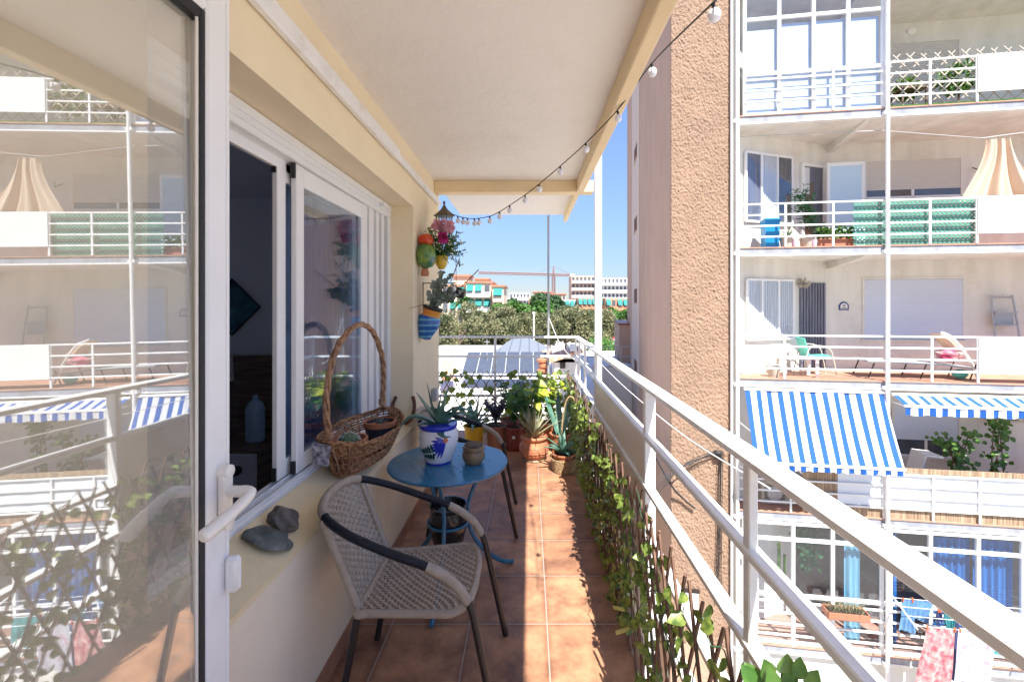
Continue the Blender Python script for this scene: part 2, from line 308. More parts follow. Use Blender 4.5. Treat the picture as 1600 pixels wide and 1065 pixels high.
def weave(b, S, na, nb, amp=.0025, wa=.8, wb=.6):
    """ribbons in both directions over the surface S(s,t); na ribbons run along s, nb along t"""
    def nrm(s_, t_):
        e = .01; a = S(min(1, s_+e), t_)-S(max(0, s_-e), t_); c = S(s_, min(1, t_+e))-S(s_, max(0, t_-e)); return a.cross(c).normalized()
    for i in range(na):
        t = (i+.5)/na; h = .5*wa/na; vs = []; L = nb*2
        for k in range(L+1):
            s_ = k/L; o = nrm(s_, t)*amp*((0, 1, 0, -1)[k % 4]*(1 if i % 2 else -1))
            vs += [S(s_, t-h)+o, S(s_, t+h)+o]
        b.add(vs, [(2*k, 2*k+2, 2*k+3, 2*k+1) for k in range(L)])
    for j in range(nb):
        s_ = (j+.5)/nb; h = .5*wb/nb; vs = []
        for k in range(na+1):
            t = k/na; o = nrm(s_, t)*0
            vs += [S(s_-h, t)+o, S(s_+h, t)+o]
        b.add(vs, [(2*k, 2*k+2, 2*k+3, 2*k+1) for k in range(na)])
def lattice(b, x0, x1, z0, z1, step, m, r, fn, flat=None, jag=0, rnd=random):
    """diagonal bars both ways, clipped to the rectangle; fn(x,z,layer) -> point"""
    dx = (z1-z0)/m
    for sgn, lay in ((1, 0), (-1, 1)):
        x = x0-dx
        while x < x1+dx:
            pa, pb = (x, z0), (x+dx, z1)
            ta = max(0, (x0-pa[0])/dx); tb = min(1, (x1-pa[0])/dx)
            if tb-ta > .03:
                e = rnd.uniform(-jag, jag) if tb == 1 else 0
                q = [(pa[0]+dx*t, z0+(z1-z0)*t) for t in (ta, tb+e)]
                if sgn < 0: q = [(x0+x1-a, z) for a, z in q]
                A, Bq = fn(*q[0], lay), fn(*q[1], lay)
                if flat: 
                    d = (Bq-A).normalized(); n = flat[0]; s_ = d.cross(n).normalized()*flat[1]/2; t_ = n*flat[2]
                    b.prism([A-s_, A+s_, A+s_+t_, A-s_+t_], Bq-A)
                else: b.tube([A, Bq], [r, r*.85], 5)
            x += step
# ------------------------------------------------------------------ our own building and balcony (structure)
def st(name, b, m, sp='W', smooth=False): o = b.build(name, m, None, sp, smooth); o['kind'] = 'structure'; return o
M['ground'] = mat('street_ground', (.42, .38, .33), .95, var=.35, vs=.08, detail=8)
st('ground', B().quad((-900, -60, -9), (900, -60, -9), (900, 2500, -9), (-900, 2500, -9)), 'ground')
st('floor', B().box((-1.16, -3, -.18), (.5, 4.25, 0)).box((-1.2, 4.25, -.18), (.5, 5.62, 0)), 'floor')
home = T('apartment_building', 'cream plastered home facade on the left with sliding window, deep sill and white soffit', 'building', (-.863, 2, 0))
b = B(); XW = -.863
b.box((-1.16, -3, 0), (XW, 1.0, 2.73)); b.box((-1.16, 3.3, 0), (XW, 4.25, 2.73)); b.box((-1.16, 1.0, 2.33), (XW, 3.3, 2.73))
b.box((-6, -9, 2.9), (XW, 4.25, 8)); b.box((-6, -9, -9), (-.9, 4.25, -.18)); b.box((-6, 4.13, -.18), (-1.16, 4.25, 2.9))
b.build('wall', 'plaster', home)
B().prism([(XW, 1.0, 0), (XW, 1.0, .672), (-1.16, 1.0, .672), (-1.16, 1.0, 0)], (0, 2.3, 0)).build('lower_wall', 'plaster_low', home)
sill = B().prism([(XW+.004, 1.0, .672), (XW+.004, 1.0, .690), (-1.03, 1.0, .79), (-1.16, 1.0, .79), (-1.16, 1.0, .672)], (0, 2.3, 0)).build('window_sill', 'trim', home)
M['sill'] = mat('cream_sill', (.80, .66, .41), .55, var=.07, vs=3, bump=.12, bs=30, bd=.004, stain=((.5, .40, .26), 5, .45)); sill.data.materials[0] = M['sill']
part('skirting', 'skirt', home, lambda b: [b.box((XW, -3+.388*i, .0), (XW+.012, -3+.388*i+.384, .075)) for i in range(19)])
B().box((XW, -6, 2.73), (.44, 5.59, 2.9)).build('soffit', 'ceiling', home)
B().box((.44, -6, 2.62), (.505, 4.03, 3.0), .006).box((.44, 4.16, 2.64), (.485, 5.59, 3.0), .006).build('fascia', 'trim', home)
B().box((XW, 4.03, 2.622), (.596, 4.15, 2.729), .004).build('beam', 'trim', home)
B().box((XW, -3, 2.52), (-.818, 2.83, 2.592), .012).box((XW, 2.83, 2.53), (-.828, 4.2, 2.575), .01).build('awning_cassette', 'rail', home)
wf = B().box((-1.12, 1.0, 2.235), (-1.03, 3.3, 2.325), .004).box((-1.12, 1.0, .79), (-1.03, 3.3, .812), .003).box((-1.12, 3.235, .81), (-1.028, 3.3, 2.236), .003).box((-1.12, 1.0, .81), (-1.03, 1.05, 2.236), .003)
wf.box((-1.045, 1.05, .812), (-1.038, 3.235, .832)).box((-1.078, 1.05, .812), (-1.072, 3.235, .836)).box((-1.112, 1.05, .812), (-1.106, 3.235, .832))
wf.box((-1.036, 1.0, 2.262), (-1.024, 3.3, 2.27)).box((-1.036, 1.0, 2.29), (-1.022, 3.3, 2.325)).box((-1.10, 1.05, 2.19), (-1.082, 3.235, 2.235))
for y, x in ((2.83, -1.052), (2.90, -1.044), (2.965, -1.056), (3.04, -1.046), (3.13, -1.04)): wf.box((-1.1, y, .832), (x, y+.05, 2.236), .003)
wfo = wf.build('window_frame', 'pvc', home)
def sash(y0, y1, x0, x1, nm):
    b = B(); s = .066; b.box((x0, y0, .836), (x1, y0+s, 2.232), .004); b.box((x0, y1-s, .836), (x1, y1, 2.232), .004); b.box((x0, y0+s, 2.14), (x1-.002, y1-s, 2.232), .004); b.box((x0, y0+s, .836), (x1-.002, y1-s, .912), .004)
    b.box((x0, y0+s-.012, .9), (x0+.012, y0+s+.004, 2.15))
    o = b.build('window_sash', 'pvc', home); xm = (x0+x1)/2
    B().box((xm-.008, y0+s-.005, .905), (xm+.008, y1-s+.005, 2.147)).build('pane', 'glass_win', o)
    B().box((x0+.004, y0-.012, 2.165), (x1-.004, y0-.001, 2.232)).box((x0+.004, y0-.012, .84), (x1-.004, y0-.001, .895)).build('brush_seal', 'black', o)
sash(1.985, 2.825, -1.07, -1.042, 'a'); sash(1.90, 2.78, -1.106, -1.08, 'b')
B().tube([(-1.03, 3.05, 2.285), (-.995, 3.05, 2.285)], .012, 8).tube([(-1.03, 1.12, 2.285), (-.985, 1.12, 2.28)], .016, 10).build('shutter_stop', 'pvc', wfo, smooth=True)
# balcony door, folded back against the wall
EP = radians(1.5); DB = V((-.775, 1.15, 0)); DT = V((sin(EP), cos(EP), 0)); DN = V((cos(EP), -sin(EP), 0))
def D(s, n, z): return DB+DT*s+DN*n+V((0, 0, z))
def dbox(b, s0, s1, n0, n1, z0, z1, bev=.003):
    q = B().box((s0, n0, z0), (s1, n1, z1), bev); b.add([D(*p) for p in q.v], q.f)
b = B(); dbox(b, -.08, 0, -.05, 0, .06, 2.42, .006); dbox(b, -.80, -.72, -.05, 0, .06, 2.42, .006); dbox(b, -.72, -.08, -.05, -.001, 2.31, 2.42, .006); dbox(b, -.72, -.08, -.05, -.001, .06, .18, .006); dbox(b, -.019, -.011, -.001, .003, .06, 2.42, .001)
door = b.build('balcony_door', 'pvc', home)
b = B(); dbox(b, -.094, -.079, -.014, -.006, .18, 2.31); dbox(b, -.72, -.08, -.04, -.008, 2.285, 2.312); b.build('gasket', 'black', door)
b = B(); dbox(b, -.099, -.094, -.018, -.012, .18, 2.29, .001); b.build('spacer', 'handle', door)
tl = math.tan(radians(.6)); b = B(); b.add([D(s, n-(z-1.2)*tl, z) for s in (-.72, -.093) for n in (-.026, -.02) for z in (.17, 2.3)], [(0, 1, 3, 2), (4, 6, 7, 5), (0, 4, 5, 1), (2, 3, 7, 6), (0, 2, 6, 4), (1, 5, 7, 3)])
b.build('pane', 'glass_door', door)
b = B(); dbox(b, -.055, -.022, 0, .026, 1.05, 1.18, .008)
b.lathe([(.0165, -.026), (.0165, .0)], D(-.0385, .0, 1.05), 16, DN); b.lathe([(.0165, -.0), (.0165, .026), (.014, .028)], D(-.0385, 0, 1.05), 16, DN); b.lathe([(.0165, 0), (.0165, .026), (.014, .028)], D(-.0385, 0, 1.18), 16, DN)
b.tube([D(-.0385, .02, 1.13), D(-.0385, .07, 1.13)], .014, 14)
b.tube(cr([D(-.0385, .055, 1.13), D(-.042, .077, 1.129), D(-.06, .084, 1.124), D(-.10, .082, 1.113), D(-.15, .074, 1.10), D(-.185, .066, 1.09)], 6), [.015]*8+[.0135]*12+[.0155]*10+[.011], 12)
b.build('handle', 'handle', door, smooth=True)
b = B(); dbox(b, -.03, -.002, 0, .034, .865, .955, .008); b.build('latch', 'pvc', door, smooth=True)
# dim bedroom behind the window
M['room'] = mat('bedroom_wall', (.78, .82, .92), .8); M['room_ceil'] = mat('bedroom_ceiling', (.4, .4, .44), .9)
b = B(); b.quad((-4.6, -1, 0), (-1.16, -1, 0), (-1.16, 3.75, 0), (-4.6, 3.75, 0)); b.quad((-4.6, -1, 0), (-4.6, 3.75, 0), (-4.6, 3.75, 2.5), (-4.6, -1, 2.5))
b.quad((-4.6, 3.75, 0), (-1.16, 3.75, 0), (-1.16, 3.75, 2.5), (-4.6, 3.75, 2.5)); b.quad((-4.6, -1, 0), (-1.16, -1, 0), (-1.16, -1, 2.5), (-4.6, -1, 2.5)); b.box((-4.6, -1, 2.5), (-1.16, 3.75, 2.6)); b.box((-4.75, -1.1, 0), (-4.62, 3.8, 2.6))
b.build('room_wall', 'room', home)
M['drk_wood'] = mat('dark_wood', (.24, .16, .12), .5, col2=(.12, .08, .06), vs=4, sc=(1, 1, 14)); M['drawer'] = mat('grey_drawer', (.6, .6, .68), .5)
t = T('bed_headboard', 'dark wooden headboard against the blue bedroom wall', 'headboard', (-2.7, 3.7, 0)); B().box((-3.9, 3.66, .3), (-1.72, 3.74, 1.17), .01).build('board', 'drk_wood', t)
t = T('nightstand', 'grey two drawer nightstand with black knobs inside the bedroom', 'nightstand', (-2.2, 3.3, 0))
bx('cabinet', 'drk_wood', t, (-2.46, 3.06, 0), (-1.86, 3.5, .585), .006)
for z in (.33, .07):
    dr = bx('drawer', 'drawer', t, (-2.44, 3.035, z), (-1.88, 3.06, z+.235), .004)
    B().tube([(-2.0, 3.035, z+.13), (-2.0, 3.005, z+.13)], .032, 10).build('knob', 'black', dr)
b = B().lathe([(.06, 0), (.068, .02), (.062, .04), (.068, .06), (.062, .08), (.068, .1), (.062, .12), (.068, .14), (.064, .19), (.068, .23), (.05, .28), (.02, .31), (.02, .34), (0, .342)], (-2.03, 3.28, .587), 20)
M['water'] = mat('bottle_plastic', (.35, .5, .65), .12, spec=.9); t = b.build('water_bottle', 'water', smooth=True); tag(t, 'clear ribbed water bottle standing on the nightstand', 'bottle')
M['blue_fab'] = mat('blue_fabric', (.09, .17, .36), .9, var=.2, vs=6); M['art'] = mat('teal_painting', (.06, .24, .32), .6, col2=(.02, .06, .12), vs=7, detail=6)
t = B().ball((-2.55, 3.35, .66), .22, 16, (1, .5, .8), .05).build('pillow', 'blue_fab', smooth=True); tag(t, 'blue pillow leaning at the head of the bed', 'pillow')
t = T('wall_picture', 'diamond shaped teal picture in a black frame on the bedroom wall', 'picture', (-2.49, 3.73, 1.57)); c = V((-2.5, 3.72, 1.575)); r = .235
b = B(); q = [c+V(d)*r for d in ((1, 0, 0), (0, 0, 1), (-1, 0, 0), (0, 0, -1))]
b.tube(q, .01, 4, closed=True); b.build('frame', 'black', t); B().quad(*[p+V((0, .005, 0)) for p in q]).build('canvas', 'art', t)
t = B().lathe([(.10, 0), (.09, .19)], (-2.42, 3.45, 1.0), 20).build('lamp_shade', 'white', smooth=True); tag(t, 'pale lamp shade beside the headboard', 'lamp')
b = B()
for i in range(60):
    a = i/59; b.v += [V((-1.27+.025*sin(a*48), 2.3+a*.55, z)) for z in (.3, 2.4)]
b.f = [(2*i, 2*i+2, 2*i+3, 2*i+1) for i in range(59)]; b.mi = [0]*59
M['curtain'] = trans(mat('blue_curtain', (.45, .55, .7), .9), .3); t = b.build('curtain', 'curtain', smooth='all'); tag(t, 'pale blue curtain hanging behind the sliding window pane', 'curtain')
# ------------------------------------------------------------------ railing
rl = T('balcony_railing', 'white metal balcony railing along the right edge, with beige infill panel, above the ivy trellis', 'railing', (.6, 2, 0))
def rails(zt, x0, x1, th):
    b = B(); b.box((x0, -1.5, zt-th), (x1, 5.52, zt), .004); ye = 5.52
    b.box((-1.2, ye, zt-th), (x1, ye+(x1-x0), zt), .004); b.build('rail', 'rail', rl)
rails(1.198, .570, .638, .024)
for z in (.957, .71, .465, .22): rails(z, .568, .614, .024)
for y, x in ((.12, .6), (1.17, .6), (2.2, .628), (3.87, .6), (4.6, .598), (5.1, .598), (5.5, .598)): bx('post', 'rail', rl, (.575, y-.017, -.3), (x, y+.017, 1.176), .003)
for x in (-.42,): bx('post', 'rail', rl, (x-.015, 5.53, -.3), (x+.015, 5.56, 1.176), .003)
bx('panel', 'panel', rl, (.583, 2.225, -.1), (.592, 3.85, .934))
bx('post', 'rail', home, (.602, 4.0, -3), (.664, 4.05, 3.0), .004)
t = T('metal_pole', 'slim grey metal pole from the soffit edge past the end railing', 'pole', (.25, 5.6, 0)); B().tube([(.25, 5.6, -1), (.25, 5.6, 2.72)], .014, 10).build('tube', 'grey', t, smooth=True)
B().tube(cr([(.25, 5.6, 1.45), (.4, 5.7, 1.1), (.62, 6.0, .85), (.85, 6.3, .75)], 6), .006, 5).build('cord', 'white', t)
t = B().tube(cr([(.655, 4.0, 1.06), (.655, 3.0, 1.035), (.655, 1.9, 1.045), (.655, 1.2, 1.10)], 8), .0025, 5).build('clothes_line', 'white'); tag(t, 'thin white line strung outside the railing below its top rail', 'line')
# ------------------------------------------------------------------ chairs
def chair():
    t = T('woven_chair', 'nearest taupe woven armchair with navy bound arms, beside the sill', 'chair', (0, 0, 0)); L = dict(sp='L')
    for sg in (-1, 1):
        B().tube(cr([(.335, sg*.262, 0), (.285, sg*.258, .22), (.235, sg*.25, .44), (.215, sg*.25, .49)], 6), .0145, 10).build('leg', 'dark', t, 'L', True)
        B().tube(cr([(-.31, sg*.235, 0), (-.265, sg*.22, .24), (-.235, sg*.205, .42)], 5), .0145, 10).build('leg', 'dark', t, 'L', True)
    loop = cr([(.215, -.25, .49), (.165, -.252, .56), (.06, -.255, .625), (-.1, -.255, .68), (-.28, -.235, .745), (-.395, -.165, .79), (-.43, 0, .805), (-.395, .165, .79), (-.28, .235, .745), (-.1, .255, .68), (.06, .255, .625), (.165, .252, .56), (.215, .25, .49)], 26)
    n = len(loop); cuts = [(0, .17, 'taupe'), (.17, .40, 'navy'), (.40, .60, 'taupe'), (.60, .83, 'navy'), (.83, 1, 'taupe')]
    for a, c, m in cuts:
        seg = loop[int(a*(n-1)):int(c*(n-1))+1]; B().tube(seg, .0185 if m == 'taupe' else .0165, 12, ripple=.05 if m == 'taupe' else .0).build('armrest' if m == 'navy' or a in (0, .83) else 'top_rail', m, t, 'L', True)
    def seat(s, q):                                  # s along x (back to front), q across
        x = -.235+.455*s; wdt = .215+.03*s; y = (q*2-1)*wdt; x2 = x-(.06*max(0, s-.6)*(2.5)*abs(q*2-1)**4); return V((x2, y, .435+.018*s-.022*sin(pi*s)*sin(pi*q)))
    def back(s, q):                                  # s up, q across
        a = (q*2-1); p0 = V((-.235, a*.19, .425)); ph = a*1.05; p1 = V((-.43+.05*(1-cos(ph))*2.0, .205*sin(ph)/sin(1.05)*.98, .795-.02*a*a)); p = p0.lerp(p1, s); p.x -= .03*sin(pi*s)*(1-a*a); return p
    b = B(); weave(b, seat, 26, 24, .0045, .74, .5); b.build('seat', 'taupe', t, 'L')
    b = B(); weave(b, lambda s, q: back(q, s), 26, 18, .0045, .74, .5); b.build('backrest', 'taupe', t, 'L')
    rim = [seat(s, 0) for s in [i/10 for i in range(10)]]+[seat(.93, .02)+V((.012, 0, 0))]+[seat(1, q) for q in (.1, .3, .5, .7, .9)]+[seat(.93, .98)+V((.012, 0, 0))]+[seat(1-i/10, 1) for i in range(1, 11)]+[seat(0, q) for q in (.75, .5, .25)]
    B().tube(cr([p+V((0, 0, -.008)) for p in rim], 7, True), .015, 10, closed=True, ripple=.06).build('seat_frame', 'taupe', t, 'L', True)
    for sg in (0, 1): B().tube(cr([back(k/6, sg) for k in range(7)], 9), .0155, 10, ripple=.06).build('back_frame', 'taupe', t, 'L', True)
    return t
c1 = chair(); c1['group'] = 'woven patio chairs'; c1.location = (-.43, 1.885, 0); c1.scale = (.95, .97, 1)
dup(c1, (-.41, 3.28, 0), radians(2), 'farther taupe woven armchair, behind the blue table')
# ------------------------------------------------------------------ table
t = T('bistro_table', 'round blue metal bistro table with pierced top and curved legs', 'table', (-.468, 2.58, 0)); TZ = .685; tc_ = V((-.468, 2.58, 0)); R_ = .345
m = M['blue_table'].copy(); M['blue_top'] = m; n = m.node_tree.nodes; l = m.node_tree.links
b = B().lathe([(.0, TZ-.004), (R_-.02, TZ-.004), (R_-.004, TZ-.014), (R_-.002, TZ-.012), (R_, TZ-.006), (R_-.004, TZ), (.0, TZ)], tc_, 64); b.build('tabletop', 'blue_top', t, smooth=True)
b = B()
for i in range(-6, 7):
    for j in range(-6, 7):
        x, y = (i+.5*(j % 2))*.047, j*.042
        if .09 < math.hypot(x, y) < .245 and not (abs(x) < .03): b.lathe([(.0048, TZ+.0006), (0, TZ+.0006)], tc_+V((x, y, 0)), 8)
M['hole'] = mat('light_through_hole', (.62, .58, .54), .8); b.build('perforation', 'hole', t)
for a in (-92, 22, 142):
    d = V((cos(radians(a)), sin(radians(a)), 0)); B().tube(cr([tc_+d*.25+V((0, 0, TZ-.01)), tc_+d*.17+V((0, 0, .55)), tc_+d*.115+V((0, 0, .38)), tc_+d*.16+V((0, 0, .2)), tc_+d*.3+V((0, 0, .05)), tc_+d*.40+V((0, 0, .012))], 7), .0125, 10).build('leg', 'blue_table', t, smooth=True)
B().tube([tc_+V((.117*cos(i*pi/16), .117*sin(i*pi/16), .335)) for i in range(32)], .008, 8, closed=True).build('ring', 'blue_table', t, smooth=True)
b = B().lathe([(.055, .19), (.088, .22), (.105, .3), (.108, .37), (.1, .41), (.112, .43), (.112, .435), (.1, .435), (.09, .40), (0, .38)], tc_, 32); M['glaze'] = mat('black_glaze', (.02, .02, .024), .15, var=.2, vs=10)
t = b.build('glazed_pot', 'glaze', smooth=True); tag(t, 'black glazed pot seated in the ring under the blue table', 'pot')
# ------------------------------------------------------------------ plant helpers
def pot(t, m, c, r0, r1, h, rim=.018, nm='pot', soil=True, sp='W'):
    B().lathe([(r0*.9, 0), (r0, .004), (r1*.93, h-rim), (r1, h-rim), (r1*1.03, h-rim*.5), (r1*1.02, h), (r1*.93, h), (r1*.9, h-.03), (0, h-.03)], c, 32).build(nm, m, t, sp, True)
    if soil: B().lathe([(r1*.91, h-.028), (r1*.5, h-.02), (0, h-.016)], c, 20).build('soil', 'soil', t, sp, True)
def rosette(b, c, n, L, w, th, up=.6, rnd=random, droop=.5, sx=1):
    for i in range(n):
        a = i*2.4+rnd.uniform(-.2, .2); k = (i+.5)/n; e = up+(1-k)*-.5+rnd.uniform(-.1, .1)+k*.5; l = L*rnd.uniform(.75, 1.05)
        d = V((cos(a), sin(a), 0)); p = []; x = 0; z = 0; ang = e
        for s in range(8):
            p.append(V(c)+d*x+V((0, 0, z))); x += cos(ang)*l/7; z += sin(ang)*l/7; ang -= droop*rnd.uniform(.1, .2)*(1.3-k)
        b.blade(p, w*rnd.uniform(.85, 1.1), th, fold=.45, tip=.03)
# painted pot with aloe on the table
M['ceramic'] = mat('white_ceramic', (.74, .75, .80), .12, var=.03, vs=9); M['cobalt'] = mat('cobalt_paint', (.025, .035, .42), .15); M['dkgreen'] = mat('green_paint', (.01, .075, .05), .15); M['redp'] = mat('red_paint', (.55, .13, .05), .2)
pc = V((-.525, 2.575, TZ)); t = T('painted_planter', 'white ceramic planter painted with a blue flower, holding a spiky agave, on the blue table', 'planter', pc)
prof = [(.068, 0), (.072, .004), (.078, .02), (.094, .06), (.109, .105), (.115, .14), (.113, .17), (.105, .192), (.102, .2), (.108, .212), (.108, .22), (.1, .222), (.094, .2), (0, .195)]
po = B().lathe(prof, pc, 48).build('pot', 'ceramic', t, smooth=True)
B().lathe([(.0745, 0), (.0765, .01), (.073, .012)], pc, 40).lathe([(.1035, .197), (.1105, .211), (.1105, .216), (.108, .2235), (.102, .2235)], pc, 40).build('blue_band', 'cobalt', po, smooth=True)
def on(a, z, off=.0012):
    for (r0, z0), (r1, z1) in zip(prof[:-4], prof[1:-3]):
        if z0 <= z <= z1: r = r0+(r1-r0)*(z-z0)/max(1e-6, z1-z0); break
    else: r = .11
    return pc+V((cos(a)*(r+off), sin(a)*(r+off), z))
def petal(b, a0, z0, a1, z1, wd):
    N = 8; vs = []
    for i in range(N+1):
        k = i/N; a = a0+(a1-a0)*k; z = z0+(z1-z0)*k; h = wd*sin(pi*min(1, k*.9+.08))**.7; dx, dz = (a1-a0)*.11, (z1-z0); q = math.hypot(dx, dz); nx, nz = -dz/q, dx/q
        vs += [on(a+nx*h/.11, z+nz*h), on(a-nx*h/.11, z-nz*h)]
    b.add(vs, [(2*i, 2*i+2, 2*i+3, 2*i+1) for i in range(N)])
A0 = radians(-58); SCL = 1.45; bb, bg_, br = B(), B(), B()
for da, dz in ((-.62, -.045), (-.66, -.028), (-.62, -.012), (-.52, -.06), (-.38, -.072), (-.2, -.075), (-.62, .005), (-.45, .02)): petal(bb, A0-.05, .145, A0+da*1.15, .145+dz*1.35, .0085)
for k in range(5):
    a = A0-.7-k*.17; petal(bg_, a+.08, .09-k*.004, a-.08, .132-k*.01, .009); petal(bg_, a+.08, .08-k*.004, a+.0, .035+k*.002, .009)
petal(bg_, A0-.4, .095, A0-1.5, .07, .004); petal(bg_, A0-1.4, .078, A0-1.7, .084, .009)
for k in range(6): petal(br, A0-.02, .15, A0-.02+.15*cos(k), .15+.016*sin(k), .007)
bb.build('painted_petals', 'cobalt', po); bg_.build('painted_leaves', 'dkgreen', po); br.build('flower_centre', 'redp', po)
B().lathe([(.095, .205), (.05, .212), (0, .214)], pc, 24).build('soil', 'terra', t, smooth=True)
b = B(); top = pc+V((.01, 0, .2))
def aim(px, py, Y): return P(px, py, Y)
for tip, mid, w_ in (((667, 598), (676, 640), .03), ((704, 596), (692, 640), .034), ((650, 612), (668, 640), .04), ((618, 678), (645, 651), .04), ((750, 646), (715, 640), .036), ((726, 656), (705, 658), .03), ((742, 650), (712, 646), .03), ((706, 682), (690, 682), .03), ((730, 634), (705, 640), .028), ((690, 612), (686, 645), .03), ((650, 665), (668, 662), .03)):
    Y = 2.56+random.uniform(-.08, .08); Yt = Y if tip != (706, 682) else 2.42
    b.blade(cr([top, aim(*mid, (Y+2.56)/2 if Yt == Y else 2.43), aim(*tip, Yt)], 7), w_*1.65, .008, fold=.5, tip=.03)
b.build('agave', 'aloe', t, smooth=True)
qc = V((-.318, 2.55, TZ)); t = T('stoneware_pot', 'small brown stoneware pot with dry dome top on the blue table', 'pot', qc)
B().lathe([(.045, 0), (.05, .006), (.064, .03), (.066, .05), (.06, .068), (.058, .072), (.063, .078), (.064, .092), (.06, .1), (.05, .1), (0, .098)], qc, 36).build('pot', 'clay', t, smooth=True)
M['moss'] = mat('dry_moss', (.16, .12, .09), .95, col2=(.06, .05, .04), vs=50, bump=1, bs=120, bd=.004); B().ball(qc+V((0, 0, .1)), .054, 20, (1, 1, .38), .03).build('dome', 'moss', t, smooth=True)
# ------------------------------------------------------------------ basket on the sill
bc = V((-.895, 2.41, .75)); t = T('wicker_basket', 'long wicker basket with tall twisted handle on the window sill', 'basket', bc)
def bk(a, k):                                       # k 0 bottom .. 1 rim
    w_ = .085+.07*k; l_ = .24+.095*k; y = sin(a)*l_
    return bc+V((cos(a)*w_+y*.13, y, .005+.17*k**1.15+-.0+.03*abs(sin(a))**5*k*k-.02*k*cos(a)))
b = B()
for i in range(17):
    k = (i/11 if i < 12 else 1); 
    if i in (8, 9): continue
    k = i/16; b.tube([bk(a, k)+V((cos(a)*.003*(1 if (j+i) % 2 else -1), sin(a)*.003*(1 if (j+i) % 2 else -1), 0)) for j, a in enumerate([2*pi*q/72 for q in range(72)])], .0042, 5, closed=True)
for j in range(34): a = 2*pi*j/34; b.tube([bk(a, q/6) for q in range(7)], .0038, 5)
for ph in (0, 2.1, 4.2): b.tube([bk(2*pi*q/90, 1)+V((.007*cos(q*.5+ph), 0, .007*sin(q*.5+ph))) for q in range(90)], .0048, 5, closed=True)
b.quad(*[bk(a, .02) for a in (pi*1.5, 0, pi*.5, pi)]); b.build('basket_body', 'wicker', t, smooth=True)
hp = cr([bc+V((-.055, -.31, .225)), bc+V((-.055, -.335, .42)), bc+V((-.045, -.26, .62)), bc+V((-.03, -.05, .735)), bc+V((-.015, .15, .70)), bc+V((0, .28, .54)), bc+V((0, .31, .38)), bc+V((0, .29, .25))], 14)
b = B()
for ph in (0, 2.1, 4.2):
    pp = []
    for i, p in enumerate(hp):
        tt = (hp[min(i+1, len(hp)-1)]-hp[max(0, i-1)]).normalized(); x = tt.cross(V((1, 0, 0))).normalized(); a = i*.33+ph; pp.append(p+(x*cos(a)+V((1, 0, 0))*sin(a))*.0085)
    b.tube(pp, .0088, 7)
b.build('handle', 'rope', t, smooth=True)
for end, sg in ((hp[0], -1), (hp[-1], 1)):
    b = B()
    for k in range(6): b.tube([end+V((0, 0, -.012+k*.006))+V((.019*cos(q*pi/6), .019*sin(q*pi/6), .002*sin(q))) for q in range(12)], .0038, 5, closed=True)
    for da in (-.75, -.38, 0, .38, .75): b.tube(cr([end+V((0, 0, .02)), end+V((0, 0, -.02)), bk(sg*pi/2+da*.9, 1)], 4), .0042, 5)
    for q in range(3): b.tube(cr([bk(sg*pi/2+(q-1)*.5, 1), bk(sg*pi/2+(q-1)*.35+.1, .5)+V((.006, sg*.012, 0)), bk(sg*pi/2+(q-1)*.3, .05)], 5), .005, 5)
    b.build('lashing', 'rope', t, smooth=True)
M['cactus'] = mat('cactus_green', (.10, .19, .08), .6, col2=(.04, .09, .04), vs=30)
for (y, mm, nm, lab, rr) in ((2.24, 'terra_plain', 'cactus_pot', 'round spiny cactus in a terracotta pot at the near end of the basket', .088), (2.58, 'navy_pot', 'succulent_pot', 'striped star succulent in a navy pot at the far end of the basket', .086)):
    c = V((-.885+(y-2.45)*.13, y, .765)); t = T(nm, lab, 'plant pot', c); pot(t, mm, c, rr*.72, rr, .15)
    B().lathe([(rr*.95, .128), (rr*1.06, .128), (rr*1.07, .156), (rr*.93, .156), (rr*.93, .13)], c, 28).build('rim', 'terra', t, smooth=True)
    if mm == 'terra_plain':
        b = B(); b.ball(c+V((0, 0, .14)), .052, 20, (1, 1, .8)); s = B()
        for i in range(140):
            d = V((random.gauss(0, 1), random.gauss(0, 1), abs(random.gauss(0, .8)))).normalized(); q = c+V((0, 0, .14))+V((d.x, d.y, d.z*.8))*.051; s.tube([q, q+d*.011], [.0014, .0003], 3)
        b.build('cactus', 'cactus', t, smooth=True); s.build('spines', 'white', t)
    else:
        b = B(); rosette(b, c+V((0, 0, .13)), 16, .06, .016, .004, .9); b.build('succulent', 'grey_leaf', t, smooth=True)
t = B().prism([(-1.0, 2.05, .86), (-.93, 2.04, .85), (-.92, 2.045, .94), (-1.01, 2.055, .955)], (.0, .012, 0)); t = t.build('patterned_packet', 'foil'); tag(t, 'crinkled patterned packet tucked in the near end of the basket', 'packet')
# stones and horseshoe
def rock(name, m, c, r, sc, rz, seed, label, cutz=-.45):
    rr = random.Random(seed); b = B(); b.ball((0, 0, 0), 1, 36)
    ph = [(V((rr.gauss(0, 1), rr.gauss(0, 1), rr.gauss(0, 1))), rr.uniform(0, 6)) for _ in range(9)]
    rot = Matrix.Rotation(rz, 3, 'Z'); tilt = Matrix.Rotation(radians(30), 3, 'Y')
    for p in b.v:
        q = 1+sum(.07*sin(p.dot(a)*(1.2+.4*i)+f) for i, (a, f) in enumerate(ph)); z = max(p.z*q, cutz); p.xyz = V(c)+tilt @ (rot @ V((p.x*q*sc[0]*r, p.y*q*sc[1]*r, z*sc[2]*r)))
    tag(b.build(name, m, smooth='all'), label, 'stone')
rock('stone', 'stone', (-.95, 1.71, .768), .052, (1.15, 1.0, .72), radians(15), 3, 'rounded dark brown stone on the window sill, behind the flat one')
rock('stone', 'slate', (-.935, 1.585, .757), .054, (1.45, .85, .55), radians(25), 8, 'flat blue grey stone in front of the round one on the sill')
